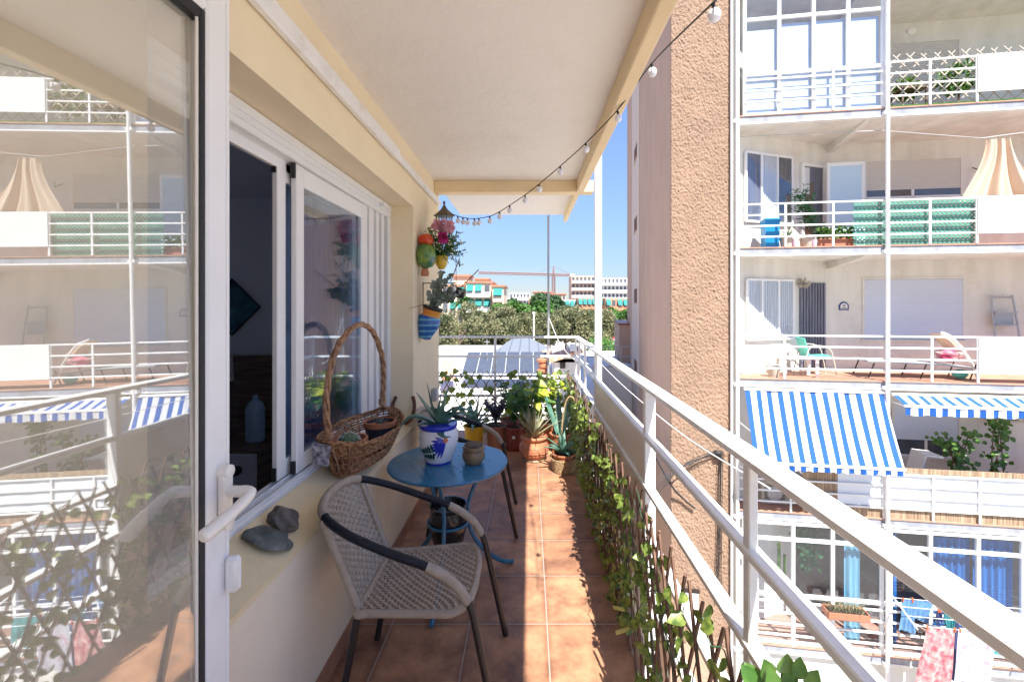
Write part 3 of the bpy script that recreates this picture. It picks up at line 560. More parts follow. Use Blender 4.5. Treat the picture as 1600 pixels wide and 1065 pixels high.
b = B(); hc = P(628, 655, 3.24); o = [(-1.0, 2.05), (-1.22, 1.55), (-1.18, .9), (-.8, .25), (0, 0), (.8, .25), (1.18, .9), (1.22, 1.55), (1.0, 2.05)]; pts = cr([hc+V((x*.066, y_*.03, y_*.088-.035)) for x, y_ in o], 6)
b.tube(pts, .0125, 8); 
for p in (pts[0], pts[-1]): b.ball(p, .016, 8)
tag(b.build('horseshoe', 'rust', smooth=True), 'rusty horseshoe propped at the far end of the window sill', 'horseshoe')
t = T('wall_socket', 'grey weatherproof socket low on the cream wall near its corner', 'socket', (-.85, 3.95, .78)); bx('box', 'grey', t, (-.863, 3.9, .74), (-.82, 3.98, .85), .006); bx('cover', 'alu', t, (-.82, 3.91, .755), (-.812, 3.97, .835), .004)
# ------------------------------------------------------------------ ivy trellises
def trellis(nm, label, fn, x0, x1, z1, step, m, r, jag):
    t = T(nm, label, 'trellis', fn((x0+x1)/2, 0, 0)); t['group'] = 'willow trellises with ivy'
    b = B(); lattice(b, x0, x1, .0, z1, step, m, r, fn, jag=jag); b.build('lattice', 'stick', t); return t
rv = random.Random(5)
t1 = trellis('ivy_trellis', 'long willow trellis with artificial ivy, running along the right floor edge', lambda x, z, l: V((.472+.012*l+.03*max(0, z-.3)*sin(x*7), x, z)), .62, 5.38, .78, .115, 2.6, .0068, .03)
b = B(); bs = B()
for i in range(46):
    y = .65+i*.105; z = rv.uniform(.05, .55); pts = [V((.462+rv.uniform(-.02, .02), y+rv.uniform(-.03, .03)+k*.05, z+k*.045+.03*sin(k*2))) for k in range(7)]
    bs.tube(cr(pts, 3), .0022, 4)
for i in range(2350):
    y = .62+4.78*rv.random()**.85; z = rv.uniform(.02, .74)+rv.uniform(-.06, .08); dens = .5+.5*sin(y*13+sin(z*9)*2)*sin(z*8+y*5)
    if rv.random() > (.3+.75*dens)*(.72 if y < 2.0 else 1): continue
    p = V((.470+rv.choice((-1, 1, -1))*rv.uniform(.004, .03), y, z)); d = V((rv.uniform(-.9, .35), rv.gauss(0, .6), rv.uniform(-1.1, .1))); n = V((-1, rv.gauss(-.5, .6), rv.gauss(.4, .5)))
    b.leaf(p, d, n, rv.uniform(.030, .050), .9, heart=True)
b.build('ivy', 'leaf_ivy', t1, smooth='all'); bs.build('vine', 'leaf_dark', t1)
b = B()
M['tag'] = mat('pale_yellow_tag', (.72, .60, .16), .5)
for (y, z, a) in ((2.05, .165, .02), (1.99, .125, -.015)): B().prism([(.395, y, z+a), (.462, y+.008, z), (.462, y+.03, z), (.395, y+.024, z+a)], (0, 0, .003)).build('tag', 'tag', t1)
t2 = trellis('ivy_trellis', 'dark willow trellis with sparse ivy across the far end, behind the row of pots', lambda x, z, l: V((x, 5.42+.012*l, z)), -1.15, .46, .76, .12, 1.6, .0062, .03)
b = B()
for i in range(230):
    x = rv.uniform(-1.1, .44); z = rv.uniform(.05, .78)
    if x < -.1 and rv.random() < .5: continue
    b.leaf(V((x, 5.40, z)), V((rv.gauss(0, 1), -.2, rv.uniform(-1, .5))), V((rv.gauss(0, .3), -1, rv.gauss(.2, .4))), rv.uniform(.05, .085), 1.0, heart=True)
b.build('ivy', 'leaf_ivy', t2, smooth='all')
# ------------------------------------------------------------------ potted plants at the far end
def plant_pot(nm, label, x, y, m, r0, r1, h, z=0, saucer=None):
    t = T(nm, label, 'potted plant', (x, y, z)); c = V((x, y, z+(.02 if saucer else 0)))
    if saucer: B().lathe([(r0*1.2, 0), (r0*1.35, .03), (r0*1.3, .03), (r0*1.1, .01), (0, .01)], (x, y, z), 28).build('saucer', saucer, t, smooth=True)
    pot(t, m, c, r0, r1, h); return t, c
def stems(t, c, n, hh, spread, ls, m, lm='leaf', per=14, heart=False, W=.6, rr=rv):
    b = B(); s = B()
    for i in range(n):
        a = rr.uniform(0, 6.28); e = c+V((cos(a)*spread, sin(a)*spread, hh*rr.uniform(.65, 1))); mid = c.lerp(e, .5)+V((cos(a)*spread*-.2, 0, hh*.1)); pts = cr([c, mid, e], 6); s.tube(pts, .003, 5)
        for k in range(per):
            p = pts[int(3+(len(pts)-4)*k/per)]; q = rr.uniform(0, 6.28); d = V((cos(q), sin(q), rr.uniform(-.2, .7))); b.leaf(p, d, V((0, -.4, 1)), ls*rr.uniform(.6, 1.1), W, heart=heart)
    s.build('stem', m, t); b.build('leaves', lm, t, smooth='all')
t, c = plant_pot('aloe_plant', 'aloe with arching green blades in a yellow plastic pot', -.60, 4.86, 'yellow', .085, .118, .27)
b = B(); rosette(b, c+V((0, 0, .25)), 15, .38, .06, .008, .8, rv, .7); b.build('blades', 'aloe', t, smooth=True)
t, c = plant_pot('purple_plant', 'dusky purple leaved plant in a plain terracotta coloured pot', -.365, 4.95, 'terra_plain', .092, .122, .25); stems(t, c+V((0, 0, .23)), 20, .34, .14, .05, 'purple_leaf', 'purple_leaf', 18)
t, c = plant_pot('basil_plant', 'leafy green plant in a dark red pot with a white sticker and saucer', -.155, 4.88, 'terra_dark', .078, .108, .235, saucer='terra_dark'); stems(t, c+V((0, 0, .22)), 12, .46, .16, .07, 'leaf_dark', 'leaf', 12)
B().quad(V((-.18, 4.783, .14)), V((-.145, 4.783, .14)), V((-.147, 4.777, .175)), V((-.18, 4.777, .175))).build('sticker', 'white', t)
t, c = plant_pot('bush_plant', 'dark bushy plant in a brown pot standing behind the dark red pot', -.22, 5.2, 'terra_plain', .09, .12, .25); stems(t, c+V((0, 0, .23)), 12, .5, .16, .075, 'leaf_dark', 'leaf_dark', 12)
t = T('bromeliad_plant', 'pale spiky bromeliad in a wide ornate terracotta urn', 'potted plant', (.055, 4.56, 0)); c = V((.055, 4.56, 0))
B().lathe([(.115, 0), (.12, .012), (.112, .025)], c, 36).build('saucer', 'clay', t, smooth=True)
B().lathe([(.1, .02), (.122, .04), (.148, .09), (.155, .12), (.148, .155), (.128, .185), (.122, .2), (.135, .215), (.142, .235), (.132, .25), (.12, .235), (0, .225)], c, 44).build('urn', 'terra', t, smooth=True)
b = B()
for z, r in ((.07, .139), (.095, .1515), (.145, .1515)): b.tube([c+V((r*cos(q*pi/40), r*sin(q*pi/40), z+.006*sin(q*2))) for q in range(80)], .0035, 5, closed=True)
b.build('relief', 'terra', t, smooth=True)
b = B(); rosette(b, c+V((0, 0, .2)), 30, .38, .046, .003, 1.15, rv, .35); b.build('blades', 'pale_leaf', t, smooth=True)
t, c = plant_pot('philodendron', 'large glossy leaved philodendron standing behind the terracotta urn', .0, 4.98, 'terra_dark', .1, .125, .25)
b = B(); s = B(); b2 = B()
for i in range(34):
    a = rv.uniform(-2.9, .3); hh = rv.uniform(.22, .52); e = c+V((cos(a)*rv.uniform(.05, .2), sin(a)*rv.uniform(.05, .2)-.02, .2+hh)); s.tube(cr([c+V((0, 0, .2)), c.lerp(e, .6)+V((0, 0, .08)), e], 5), .004, 5)
    (b2 if i % 4 == 0 else b).leaf(e, V((cos(a), sin(a)-.3, rv.uniform(-.9, -.1))), V((0, -.7, .7)), rv.uniform(.09, .15), .8, heart=True)
s.build('stem', 'leaf', t); b.build('leaves', 'leaf', t, smooth='all'); b2.build('yellow_leaves', 'yel_leaf', t, smooth='all')
t, c = plant_pot('hibiscus_plant', 'yellow green leafy plant with one pink bloom by the far corner', .25, 5.1, 'terra', .09, .12, .24); stems(t, c+V((0, 0, .22)), 14, .6, .18, .075, 'leaf', 'yel_leaf', 13, W=.7)
M['pink'] = mat('pink_petal', (.75, .3, .5), .6); B().ball(c+V((-.03, -.12, .62)), .03, 10, jit=.15).build('bloom', 'pink', t, smooth=True)
t, c = plant_pot('snake_plant', 'tall dark snake plant in a terracotta pot in the corner', .34, 4.8, 'terra', .085, .11, .2); b = B()
for i in range(9): a = rv.uniform(0, 6.28); q = c+V((cos(a)*.04, sin(a)*.04, .18)); b.blade([q+V((cos(a)*.035*k, sin(a)*.035*k, .085*k)) for k in range(6)], .065, .004, fold=.3, power=2.5)
b.build('blades', 'aloe', t, smooth=True)
M['basketw'] = weave_mat('pale_basket_weave', (.50, .36, .20), (.2, .12, .06), 90, 130)
t = T('agave_plant', 'small agave in a terracotta pot inside a round pale basket', 'potted plant', (.335, 4.24, 0)); c = V((.335, 4.24, 0)); b = B()
for i in range(17): z = .008+i*.0075; r = .098+.02*z/.13; b.tube([c+V(((r+.003*(-1)**(q+i))*cos(q*pi/26), (r+.003*(-1)**(q+i))*sin(q*pi/26), z)) for q in range(52)], .0048, 5, closed=True)
b.build('basket', 'basketw', t, smooth=True); pot(t, 'terra', c+V((0, 0, .01)), .08, .108, .165, nm='inner_pot'); b = B(); rosette(b, c+V((0, 0, .15)), 16, .30, .06, .009, .95, rv, .8); b.build('blades', 'aloe', t, smooth=True)
t = B().tube(cr([P(879, 716, 4.3), P(878, 670, 4.3), P(883, 632, 4.3), P(891, 619, 4.3), P(899, 630, 4.3), P(901, 665, 4.3), P(897, 720, 4.3)], 6), .008, 7).build('cane_hoop', 'basketw', smooth=True); tag(t, 'bent cane hoop rising over the agave in its basket', 'hoop')
t, c = plant_pot('rubber_plant', 'fresh broad leaved plant at the near end of the railing, bottom right', .50, .86, 'terra', .06, .08, .16, z=.42)
b = B(); s = B()
for px, py, dx in ((1180, 1058, -.5), (1200, 1046, -.2), (1222, 1040, .1), (1245, 1048, .4), (1232, 1062, .2), (1208, 1064, -.1), (1258, 1060, .6), (1190, 1068, -.4)):
    e = P(px, py+12, .88+rv.uniform(-.03, .03)); s.tube(cr([c+V((0, 0, .15)), e.lerp(c, .4)+V((0, 0, .06)), e], 5), .003, 5); b.leaf(e, V((dx, rv.uniform(-.4, .4), .75)), V((0, -1, .5)), rv.uniform(.035, .055), .8)
s.build('stem', 'leaf', t); b.build('leaves', 'leaf', t, smooth='all')
B().box((.44, .78, .40), (.574, .94, .415)).build('bracket_shelf', 'rail', t)
# ------------------------------------------------------------------ things on the cream wall
lc = P(694, 344, 3.72); t = T('wall_lantern', 'bronze six sided lantern on the cream wall, above the flowers', 'lantern', (-.863, 3.72, lc.z))
M['bronze'] = mat('aged_bronze', (.16, .12, .085), .5, metal=.5, var=.3, vs=20)
B().lathe([(.008, .16), (.012, .145), (.006, .13), (.014, .118), (.02, .105), (.035, .085), (.085, .045), (.09, .035), (.075, .03), (.0, .03)], lc, 6).lathe([(0, -.12), (.02, -.115), (.045, -.1), (.045, -.09), (0, -.09)], lc, 6).build('cap', 'bronze', t)
B().lathe([(.042, -.09), (.066, .03)], lc, 6).build('pane', glass('lantern_glass', .1, (.85, .9, .95)), t)
b = B()
for k in range(6): a = k*pi/3; b.tube([lc+V((.045*cos(a), .045*sin(a), -.095)), lc+V((.07*cos(a), .07*sin(a), .035))], .0045, 5)
b.tube(cr([lc+V((0, 0, -.11)), lc+V((-.04, 0, -.17)), V((-.863, 3.72, lc.z-.12))], 6), .008, 6); b.build('bracket', 'bronze', t)
# green wall vase with flowers
M['gvase'] = mat('green_glaze', (.01, .12, .03), .2, col2=(.20, .28, .05), vs=16, detail=3, stain=((.015, .09, .40), 7, .95)); M['rglaze'] = mat('red_glaze', (.50, .02, .008), .2, col2=(.5, .09, .01), vs=12); M['yglaze'] = mat('yellow_glaze', (.65, .42, .04), .25)
gc = P(667, 400, 3.45); t = T('wall_vase', 'glazed green wall vase with red neck and brown foot, hung below the lantern', 'vase', (-.863, 3.45, gc.z-.15))
gc.x = -.80; B().ball(gc, .105, 28, (.75, 1, .98)).build('belly', 'gvase', t, smooth=True); B().ball(gc+V((.0, 0, .125)), .068, 22, (.9, 1, .72), .03).build('neck', 'rglaze', t, smooth=True)
B().lathe([(.03, -.155), (.032, -.13), (.022, -.09)], gc+V((-.01, 0, 0)), 14).build('foot', 'terra', t, smooth=True)
fcn = P(690, 402, 3.6); t = T('flower_bouquet', 'bouquet of pink and white flowers in a yellow wall cup under the lantern', 'bouquet', (-.863, 3.6, fcn.z-.1))
B().lathe([(.02, -.1), (.045, -.06), (.055, 0), (.05, .01), (0, 0)], fcn, 18).build('cup', 'yglaze', t, smooth=True)
b, s, p1, p2, w1 = B(), B(), B(), B(), B()
for i in range(150):
    d = V((rv.gauss(0, .85), rv.gauss(0, .7), rv.uniform(-.35, 1.2))).normalized(); L = rv.uniform(.1, .215); e = fcn+V((0, 0, .03))+V((d.x*L, d.y*L*.8, d.z*L*1.0+.03))
    s.tube([fcn+V((0, 0, 0)), fcn.lerp(e, .5)+V((0, 0, .015)), e], .0018, 4)
    for q in range(4): b.leaf(e-d*rv.uniform(0, .07), V((rv.gauss(0, 1), rv.gauss(0, 1), rv.gauss(0, 1))), V((0, -1, .3)), rv.uniform(.015, .035), .4)
    if i % 3 == 0:
        for q in range(3): w1.ball(e+V((rv.gauss(0, .01), rv.gauss(0, .01), rv.gauss(0, .01))), .006, 6)
def bloom(bb, c, r, n=26):
    for k in range(n):
        d = V((rv.gauss(0, 1), rv.gauss(-.4, 1), rv.gauss(0, 1))).normalized(); bb.leaf(c+d*r*.35, d+V((rv.gauss(0, .4), 0, rv.gauss(0, .4))), V((rv.gauss(0, 1), rv.gauss(0, 1), 1)), r*.75, .9)
for px, py, r in ((683, 352, .052), (701, 354, .055), (694, 349, .04)): bloom(p1, P(px, py, 3.5), r, 40)
bloom(p2, P(692, 371, 3.46), .05, 44)
M['pinkpale'] = trans(mat('pale_pink_petal', (.74, .42, .50), .6), .3); M['magenta'] = mat('magenta_petal', (.5, .03, .2), .6); M['cream'] = mat('cream_bud', (.6, .58, .4), .7)
s.build('stem', 'leaf_dark', t); b.build('leaves', 'leaf', t, smooth='all'); p1.build('pink_blooms', 'pinkpale', t, smooth='all'); p2.build('magenta_bloom', 'magenta', t, smooth='all'); w1.build('buds', 'cream', t, kind='stuff')
# blue and orange wall pot
M['bpot'] = stripes('painted_blue_bands', 2, .045, .32, (.02, .10, .38), (.10, .36, .52), .2); bp0 = P(677, 503, 3.5); bp0.x = -.79
ax = V((.30, 0, 1)).normalized(); t = T('wall_pot', 'tilted blue striped wall pot with an orange neck, holding grey succulents', 'wall pot', (-.863, 3.5, bp0.z-.12))
t2_ = V((-.863, 3.5, bp0.z-.12)); B().lathe([(.03, -.14), (.05, -.13), (.085, -.03), (.088, .02), (.078, .05)], bp0, 28, ax).build('belly', 'bpot', t, smooth=True)
M['orange'] = mat('orange_glaze', (.72, .14, .02), .22, col2=(.6, .3, .05), vs=9); B().lathe([(.078, .05), (.066, .065), (.07, .085), (.074, .1)], bp0, 28, ax).build('neck', 'orange', t, smooth=True)
B().lathe([(.074, .1), (.08, .11), (.077, .125), (.065, .12), (0, .11)], bp0, 28, ax).build('collar', 'black', t, smooth=True)
b = B(); s = B(); top = bp0+ax*.12
for i in range(30):
    d = V((abs(rv.gauss(.25, .6)), rv.gauss(-.1, .6), rv.uniform(.3, 1.3))).normalized(); L = rv.uniform(.08, .30); e = top+d*L; s.tube([top, top.lerp(e, .5)+V((.02, 0, 0)), e], .003, 4)
    for q in range(6): b.leaf(e-d*.03*q, V((rv.gauss(0, 1), rv.gauss(-.3, 1), rv.gauss(.2, .8))), V((0, -1, .4)), rv.uniform(.035, .055), .8, heart=True)
s.build('stem', 'grey_leaf', t); b.build('leaves', 'grey_leaf', t, smooth='all')
t = T('bracket_planter', 'small black square pot on a thin wire bracket with long twigs, beside the wall', 'planter', (-.863, 3.6, 1.5)); q = P(718, 458, 3.55); b = B()
b.prism([q+V((-.035, -.03, -.03)), q+V((.03, -.03, -.045)), q+V((.045, -.03, .03)), q+V((-.02, -.03, .05))], (0, .07, 0)); b.build('pot', 'black', t); b = B()
b.tube([V((-.863, 3.6, 1.77)), P(712, 442, 3.6)], .004, 5).tube([V((-.863, 3.6, 1.45)), V((-.863, 3.6, 1.78))], .006, 5).tube([P(709, 440, 3.6), q], .003, 5).tube([V((-.863, 3.2, 1.57)), P(700, 466, 3.6)], .002, 4); b.build('bracket', 'dark', t)
b = B().tube([P(704, 440, 3.6), P(718, 404, 3.5)], .004, 5).tube([P(700, 470, 3.6), P(748, 421, 3.5)], .004, 5).tube([P(713, 448, 3.6), P(712, 380, 3.7)], .0025, 4); b.build('twig', 'stick', t)
b = B()
for i in range(14): b.leaf(P(702+rv.uniform(-8, 8), 466+rv.uniform(-6, 6), 3.55), V((rv.gauss(0, 1), -.3, rv.gauss(0, .6))), V((0, -1, .3)), .045, .9)
b.build('leaves', 'leaf', t, smooth='all')
# string lights
SL = [(1185, -62, 1.0), (1114, 5, 1.3), (1018, 100, 1.9), (965, 172, 2.3), (915, 224, 2.6), (875, 260, 2.85), (842, 288, 3.0), (820, 305, 3.1), (796, 321, 3.2), (780, 331, 3.28), (765, 338, 3.35), (748, 341, 3.42), (735, 341.5, 3.5), (720, 339, 3.56), (708, 335, 3.62)]
t = T('string_lights', 'black cord of white globe bulbs swagged from soffit edge to lantern', 'string lights', P(842, 288, 3.0)); M['bulb'] = mat('frosted_bulb', (.78, .78, .84), .25, sub=.3)
B().tube(cr([P(*q) for q in SL], 6), .0032, 5).build('cable', 'black', t)
for px, py, Y in [(1114, 5, 1.3), (1018, 100, 1.9), (965, 174, 2.3), (915, 224, 2.6), (875, 260, 2.85), (842, 288, 3.0), (820, 305, 3.1), (796, 321, 3.2), (780, 331, 3.28), (765, 338, 3.35), (748, 341, 3.42), (741, 342, 3.46), (730, 341, 3.52), (723, 340, 3.55), (715, 338, 3.58)]:
    p = P(px, py, Y); bo = B().tube([p, p-V((-.003, 0, .018))], .006, 8).build('socket', 'black', t); B().ball(p-V((-.004, 0, .036)), .019, 16, (1, 1, 1.1)).build('bulb', 'bulb', bo, smooth=True)
# ------------------------------------------------------------------ facade across the street
M['fac'] = mat('white_facade', (.76, .745, .70), .85, var=.14, vs=3, bump=.35, bs=22, bd=.012, sc=(1, 1, .12), stain=((.52, .45, .36), 1.3, .5)); M['slabm'] = mat('grey_slab_edge', (.36, .38, .44), .7, var=.3, vs=5, sc=(1, 1, .2), stain=((.2, .18, .16), 2.5, .6))
M['edge_tile'] = mat('salmon_tile', (.50, .27, .19), .6, var=.2, vs=3); M['dglass'] = mat('dark_glass', (.10, .12, .15), .08, var=.3, vs=2, spec=.8); M['shut'] = mat('shutter_slat', (.62, .60, .57), .55)
M['shut_blue'] = mat('bluish_shutter_slat', (.62, .66, .76), .5); M['blind'] = mat('white_blind', (.50, .55, .62), .5); M['cur_w'] = mat('white_curtain', (.72, .73, .74), .8, var=.2, vs=5, sc=(4, 4, .3)); M['cur_g'] = mat('grey_curtain', (.20, .21, .27), .85, var=.3, vs=5, sc=(4, 4, .3))
M['cur_b'] = mat('bright_blue_curtain', (.015, .15, .42), .7, var=.3, vs=4, sc=(5, 5, .3)); M['cur_t'] = mat('teal_curtain', (.18, .42, .55), .7, var=.25, vs=4, sc=(5, 5, .3))
M['reed'] = mat('reed_screen', (.50, .37, .25), .9, col2=(.2, .13, .08), vs=1, sc=(55, 55, 1.5), bump=.6, bs=1.2, bd=.02)
BW = 1.7
def wl(u): return -.0+.4+(1.3)*u/2.6                     # depth of the angled wall at u
ZS = [5.57, 2.66, -.215, -3.12, -6.03, -8.93]; UE = 13.0
fb = T('apartment_block', 'large white apartment block opposite, with five storeys of balconies', 'building', F(0, 1.7, -9)); FR[fb] = Matrix.Translation(F(0, 1.7, -9)); 
fb.rotation_euler = (0, 0, FA); FR[fb] = Matrix.Translation(F(0, 1.7, -9)) @ Matrix.Rotation(FA, 4, 'Z')
b = B(); b.box((2.6, BW, -9), (UE, 6, 12)); b.prism([(-.08, .4, -9), (2.6, BW, -9), (2.6, 6, -9), (-.08, 6, -9)], (0, 0, 21)); b.box((-.12, -.02, -9), (-.02, .42, 12)); fbw = b.build('wall', 'fac', fb, 'F')
for z in ZS+[8.47]:
    s = B().box((-.02, 0, z+.03), (UE, BW+.2, z+.165)).build('balcony_slab', 'slabm', fb, 'F'); B().box((-.02, -.012, z), (UE, .1, z+.032)).build('drip_edge', 'rail', s, 'F'); B().box((-.02, .1, z+.012), (UE, BW+.2, z+.03)).build('soffit', 'fac', s, 'F')
    B().box((-.02, -.02, z+.166), (UE, BW+.1, z+.19)).build('floor_tile', 'edge_tile', s, 'F')
    for u in (2.62, 7.3): B().prism([(u, .05, z+.012), (u, BW+.15, z+.012), (u, BW+.15, z-.2), (u, .35, z-.05)], (.12, 0, 0)).build('beam', 'fac', s, 'F')
def shutter(u0, u1, z0, z1, m='shut', w=BW, zb=None, nm='window'):
    o = B().box((u0-.05, w-.03, z1), (u1+.05, w+.0, z1+.04)).box((u0-.05, w-.03, z0-.04), (u0, w, z1)).box((u1, w-.03, z0-.04), (u1+.05, w, z1)).box((u0-.08, w-.06, z0-.06), (u1+.08, w, z0-.03)).build(nm, 'fac', fb, 'F')
    b = B(); zb = z0 if zb is None else zb; z = zb
    while z < z1-.02: b.quad((u0, w-.022, z), (u1, w-.022, z), (u1, w-.008, z+.046), (u0, w-.008, z+.046)); b.quad((u0, w-.008, z+.046), (u1, w-.008, z+.046), (u1, w-.022, z+.05), (u0, w-.022, z+.05)); z += .05
    b.build('roller_shutter', m, o, 'F')
    if zb > z0: B().box((u0, w-.012, z0), (u1, w-.006, zb)).build('pane', 'dglass', o, 'F'); B().box((u0, w-.02, z0-.02), (u1, w-.012, z0+.03)).box(((u0+u1)/2-.03, w-.02, z0), ((u0+u1)/2+.03, w-.012, zb)).build('frame', 'pvc', o, 'F')
    return o
def bw(px, w=BW): return fu(px, 475, w)[0]
# storey A (top in view)
zA, zB, zC, zD, zE = [z+.19 for z in ZS[:5]]
shutter(bw(1393), bw(1497), fz(bw(1450), 170, BW), fz(bw(1450), 66, BW))
lp = T('ceiling_lamp', 'round white bulkhead lamp on the top storey wall above the shutter', 'lamp', F(bw(1423), BW-.05, fz(bw(1423), 50, BW))); B().lathe([(.11, 0), (.1, .05), (.05, .075), (0, .08)], F(bw(1423), BW, fz(bw(1423), 50, BW)), 20, F(0, -1, 0)-F(0, 0, 0)).build('dome', 'white', lp, smooth=True)
# storey B: angled wall window, open door, shutter
def ang(b, u0, u1, z0, z1, off, th=.03):                # plate on the angled wall, off metres in front of it
    d = V((2.6, 1.3, 0)).normalized(); n = V((1.3, -2.6, 0)).normalized()
    p = [V((u, wl(u), 0))+n*o for u, o in ((u0, off), (u1, off), (u1, off+th), (u0, off+th))]; b.prism([(q.x, q.y, z0) for q in p], (0, 0, z1-z0))
def wu(px): # u on angled wall for a pixel column
    a = (px-CX)/FPX; lo, hi = 0, 2.6
    for _ in range(40):
        m = (lo+hi)/2; q = F(m, wl(m), 0)
        if q.x/q.y < a: lo = m
        else: hi = m
    return lo
def angwin(pxs, y0, y1, cols, nm='window'):
    us = [wu(p) for p in pxs]; z1 = H+(CY-y0)/FPX*F(us[0], wl(us[0]), 0).y; z0 = H+(CY-y1)/FPX*F(us[0], wl(us[0]), 0).y
    o = B(); 
    for u in us: ang(o, u-.02, u+.02, z0, z1, .0, .05)
    ang(o, us[0], us[-1], z1-.02, z1+.03, 0, .052); ang(o, us[0], us[-1], z0-.03, z0+.02, 0, .052); o = o.build(nm, 'pvc', fb, 'F')
    for i, c in enumerate(cols):
        b = B(); n = 14
        for k in range(n): a = us[i]+.02+(us[i+1]-us[i]-.04)*k/n; e = us[i]+.02+(us[i+1]-us[i]-.04)*(k+1)/n; ang(b, a, e, z0, z1, .012*(k % 2), .008)
        b.build('curtain', c, o, 'F'); b = B(); ang(b, us[i]+.02, us[i+1]-.02, z0, z1, .034, .004); b.build('pane', 'vglass', o, 'F')
    return z0, z1
M['vglass'] = glass('facade_glass', .05, (.95, .97, 1))
angwin((1164, 1188, 1213, 1236), 238, 345, ('cur_g', 'cur_w', 'dglass'))
u0, u1 = wu(1252), wu(1286); b = B(); ang(b, u0-.03, u0+.04, zB, 5.03, .0, .06); ang(b, u1-.03, u1+.03, zB, 5.03, 0, .06); ang(b, u0, u1, 4.98, 5.05, 0, .062); dr = b.build('door', 'pvc', fb, 'F'); b = B(); ang(b, u0+.04, u1-.03, zB, 4.98, .004, .01); b.build('opening', 'cur_g', dr, 'F')
b = B(); ang(b, u0+.05, u0+.32, zB, 4.6, .016, .01); b.build('dark_inside', 'drk_wood', dr, 'F'); b = B(); ang(b, u0+.05, u0+.2, 4.3, 4.95, .03, .01); b.build('curtain', 'cur_w', dr, 'F')
d0, d1 = fu(1292, 475, 1.25)[0], fu(1351, 475, 1.25)[0]; zt = fz(d0, 255, 1.25)
B().box((d0, 1.23, zB), (d0+.07, 1.28, zt), .005).box((d1-.07, 1.23, zB), (d1, 1.28, zt), .005).box((d0+.07, 1.23, zt-.08), (d1-.07, 1.28, zt), .005).box((d0+.07, 1.23, zB), (d1-.07, 1.28, zB+.1), .005).build('open_leaf', 'pvc', dr, 'F')
B().box((d0+.07, 1.245, zB+.1), (d1-.07, 1.26, zt-.08)).build('leaf_panel', mat('frosted_door_glass', (.50, .64, .76), .25), dr, 'F')
shutter(bw(1353), bw(1500), fz(bw(1425), 308, BW), fz(bw(1425), 250, BW), zb=fz(bw(1425), 296, BW))
# storey C
angwin((1166, 1189, 1215, 1238), 437, 530, ('cur_w', 'cur_w', 'cur_w'))
u0, u1 = wu(1249), wu(1289); b = B(); ang(b, u0, u1, zC, 2.13, .0, .02); dr = b.build('door', 'cur_g', fb, 'F'); b = B()
for k in range(9): a = u0+(u1-u0)*k/9; ang(b, a, a+(u1-u0)/18, zC+.02, 2.12, .02, .03)
b.build('curtain', 'cur_g', dr, 'F')
shutter(bw(1350), bw(1504), fz(bw(1425), 529, BW), fz(bw(1425), 436, BW), 'shut_blue')
zw = fz(bw(1450), 690, BW); shutter(bw(1396), bw(1497), fz(bw(1450), 712, BW), fz(bw(1450), 636, BW), 'shut_blue', zb=fz(bw(1450), 687, BW))
# railings of the opposite balconies, each a thing of its own
def frail(zf, lab, panels, posts, u0=.0, ztop=.96, n=4, mid='rail', start=0):
    t = T('facade_railing', lab, 'railing', F(4, -.02, zf), 0, 'white railings of the opposite block'); t.rotation_euler = (0, 0, FA); FR[t] = Matrix.Translation(F(4, -.02, zf)) @ Matrix.Rotation(FA, 4, 'Z')
    for k in range(n): z = zf+ztop-k*.24; B().box((u0, -.035, z-.035), (UE, 0, z), .004).build('rail', mid, t, 'F')
    for u in posts: B().box((u-.02, -.03, zf), (u+.02, -.004, zf+ztop-.03)).build('post', mid, t, 'F')
    for a, c in panels: B().box((a, -.05, zf+.2), (c, -.036, zf+ztop+.0), .003).build('panel', 'white', t, 'F')
    return t
up = [fu(p)[0] for p in (1227, 1301, 1452, 1525)]
frail(zA, 'white bar railing of the top opposite balcony, with white sheet panel at right', [(up[3], 11)], up[1:]+[7.2, 9.6], u0=fu(1384)[0])
frail(zB, 'white bar railing of the second balcony, in front of green lattice', [(up[3], 11)], up+[7.2, 9.6])
frail(zC, 'white bar railing of the balcony holding the sun lounger', [(up[3]+.02, 11)], [fu(p)[0] for p in (1225, 1455, 1527)]+[7.2, 9.6], u0=fu(1158)[0])
frail(zD, 'white bar railing below the striped awnings, backed by reed screen', [], [fu(p)[0] for p in (1235, 1380, 1457, 1530)]+[7.2, 9.6])
# enclosed glazed balconies
def glaz(zf, zt, us, zrows, lab, m, low, u0, nm='glazed_enclosure'):
    t = T(nm, lab, 'glazing', F(u0, 0, zf)); t.rotation_euler = (0, 0, FA); FR[t] = Matrix.Translation(F(u0, 0, zf)) @ Matrix.Rotation(FA, 4, 'Z'); b = B()
    for u in us: b.box((u-.035, .0, zf), (u+.035, .07, zt), .004)
    for z in zrows: b.box((us[0], .004, z-.035), (us[-1], .066, z+.035), .004)
    b.build('frame', 'pvc', t, 'F'); B().box((us[0], .035, zf), (us[-1], .041, zt)).build('pane', 'vglass', t, 'F'); return t
ua = [fu(p)[0] for p in (1164, 1218, 1272, 1326, 1381)]
t = glaz(zA, ZS[0]+2.9, ua, [zA+.02, fz(1, 112), fz(1.5, 22), zA+2.65], 'white framed glazed enclosure with pale blinds on the top opposite balcony', 'blind', 0, 0)
for i in range(4): B().box((ua[i]+.04, .09, zA+.02), (ua[i+1]-.04, .1, fz(1.5, 30)-.1*(i == 0))).build('blind', 'blind', t, 'F')
for k in range(3): B().box((ua[0], -.035, zA+.27+.24*k), (ua[-1], 0, zA+.305+.24*k), .004).build('rail', 'rail', t, 'F')
ue = [fu(p)[0] for p in (1163, 1240, 1302, 1379, 1392, 1455, 1530, 1600)]+[6.6, 7.5, 8.5]; zt = ZS[3]-.02
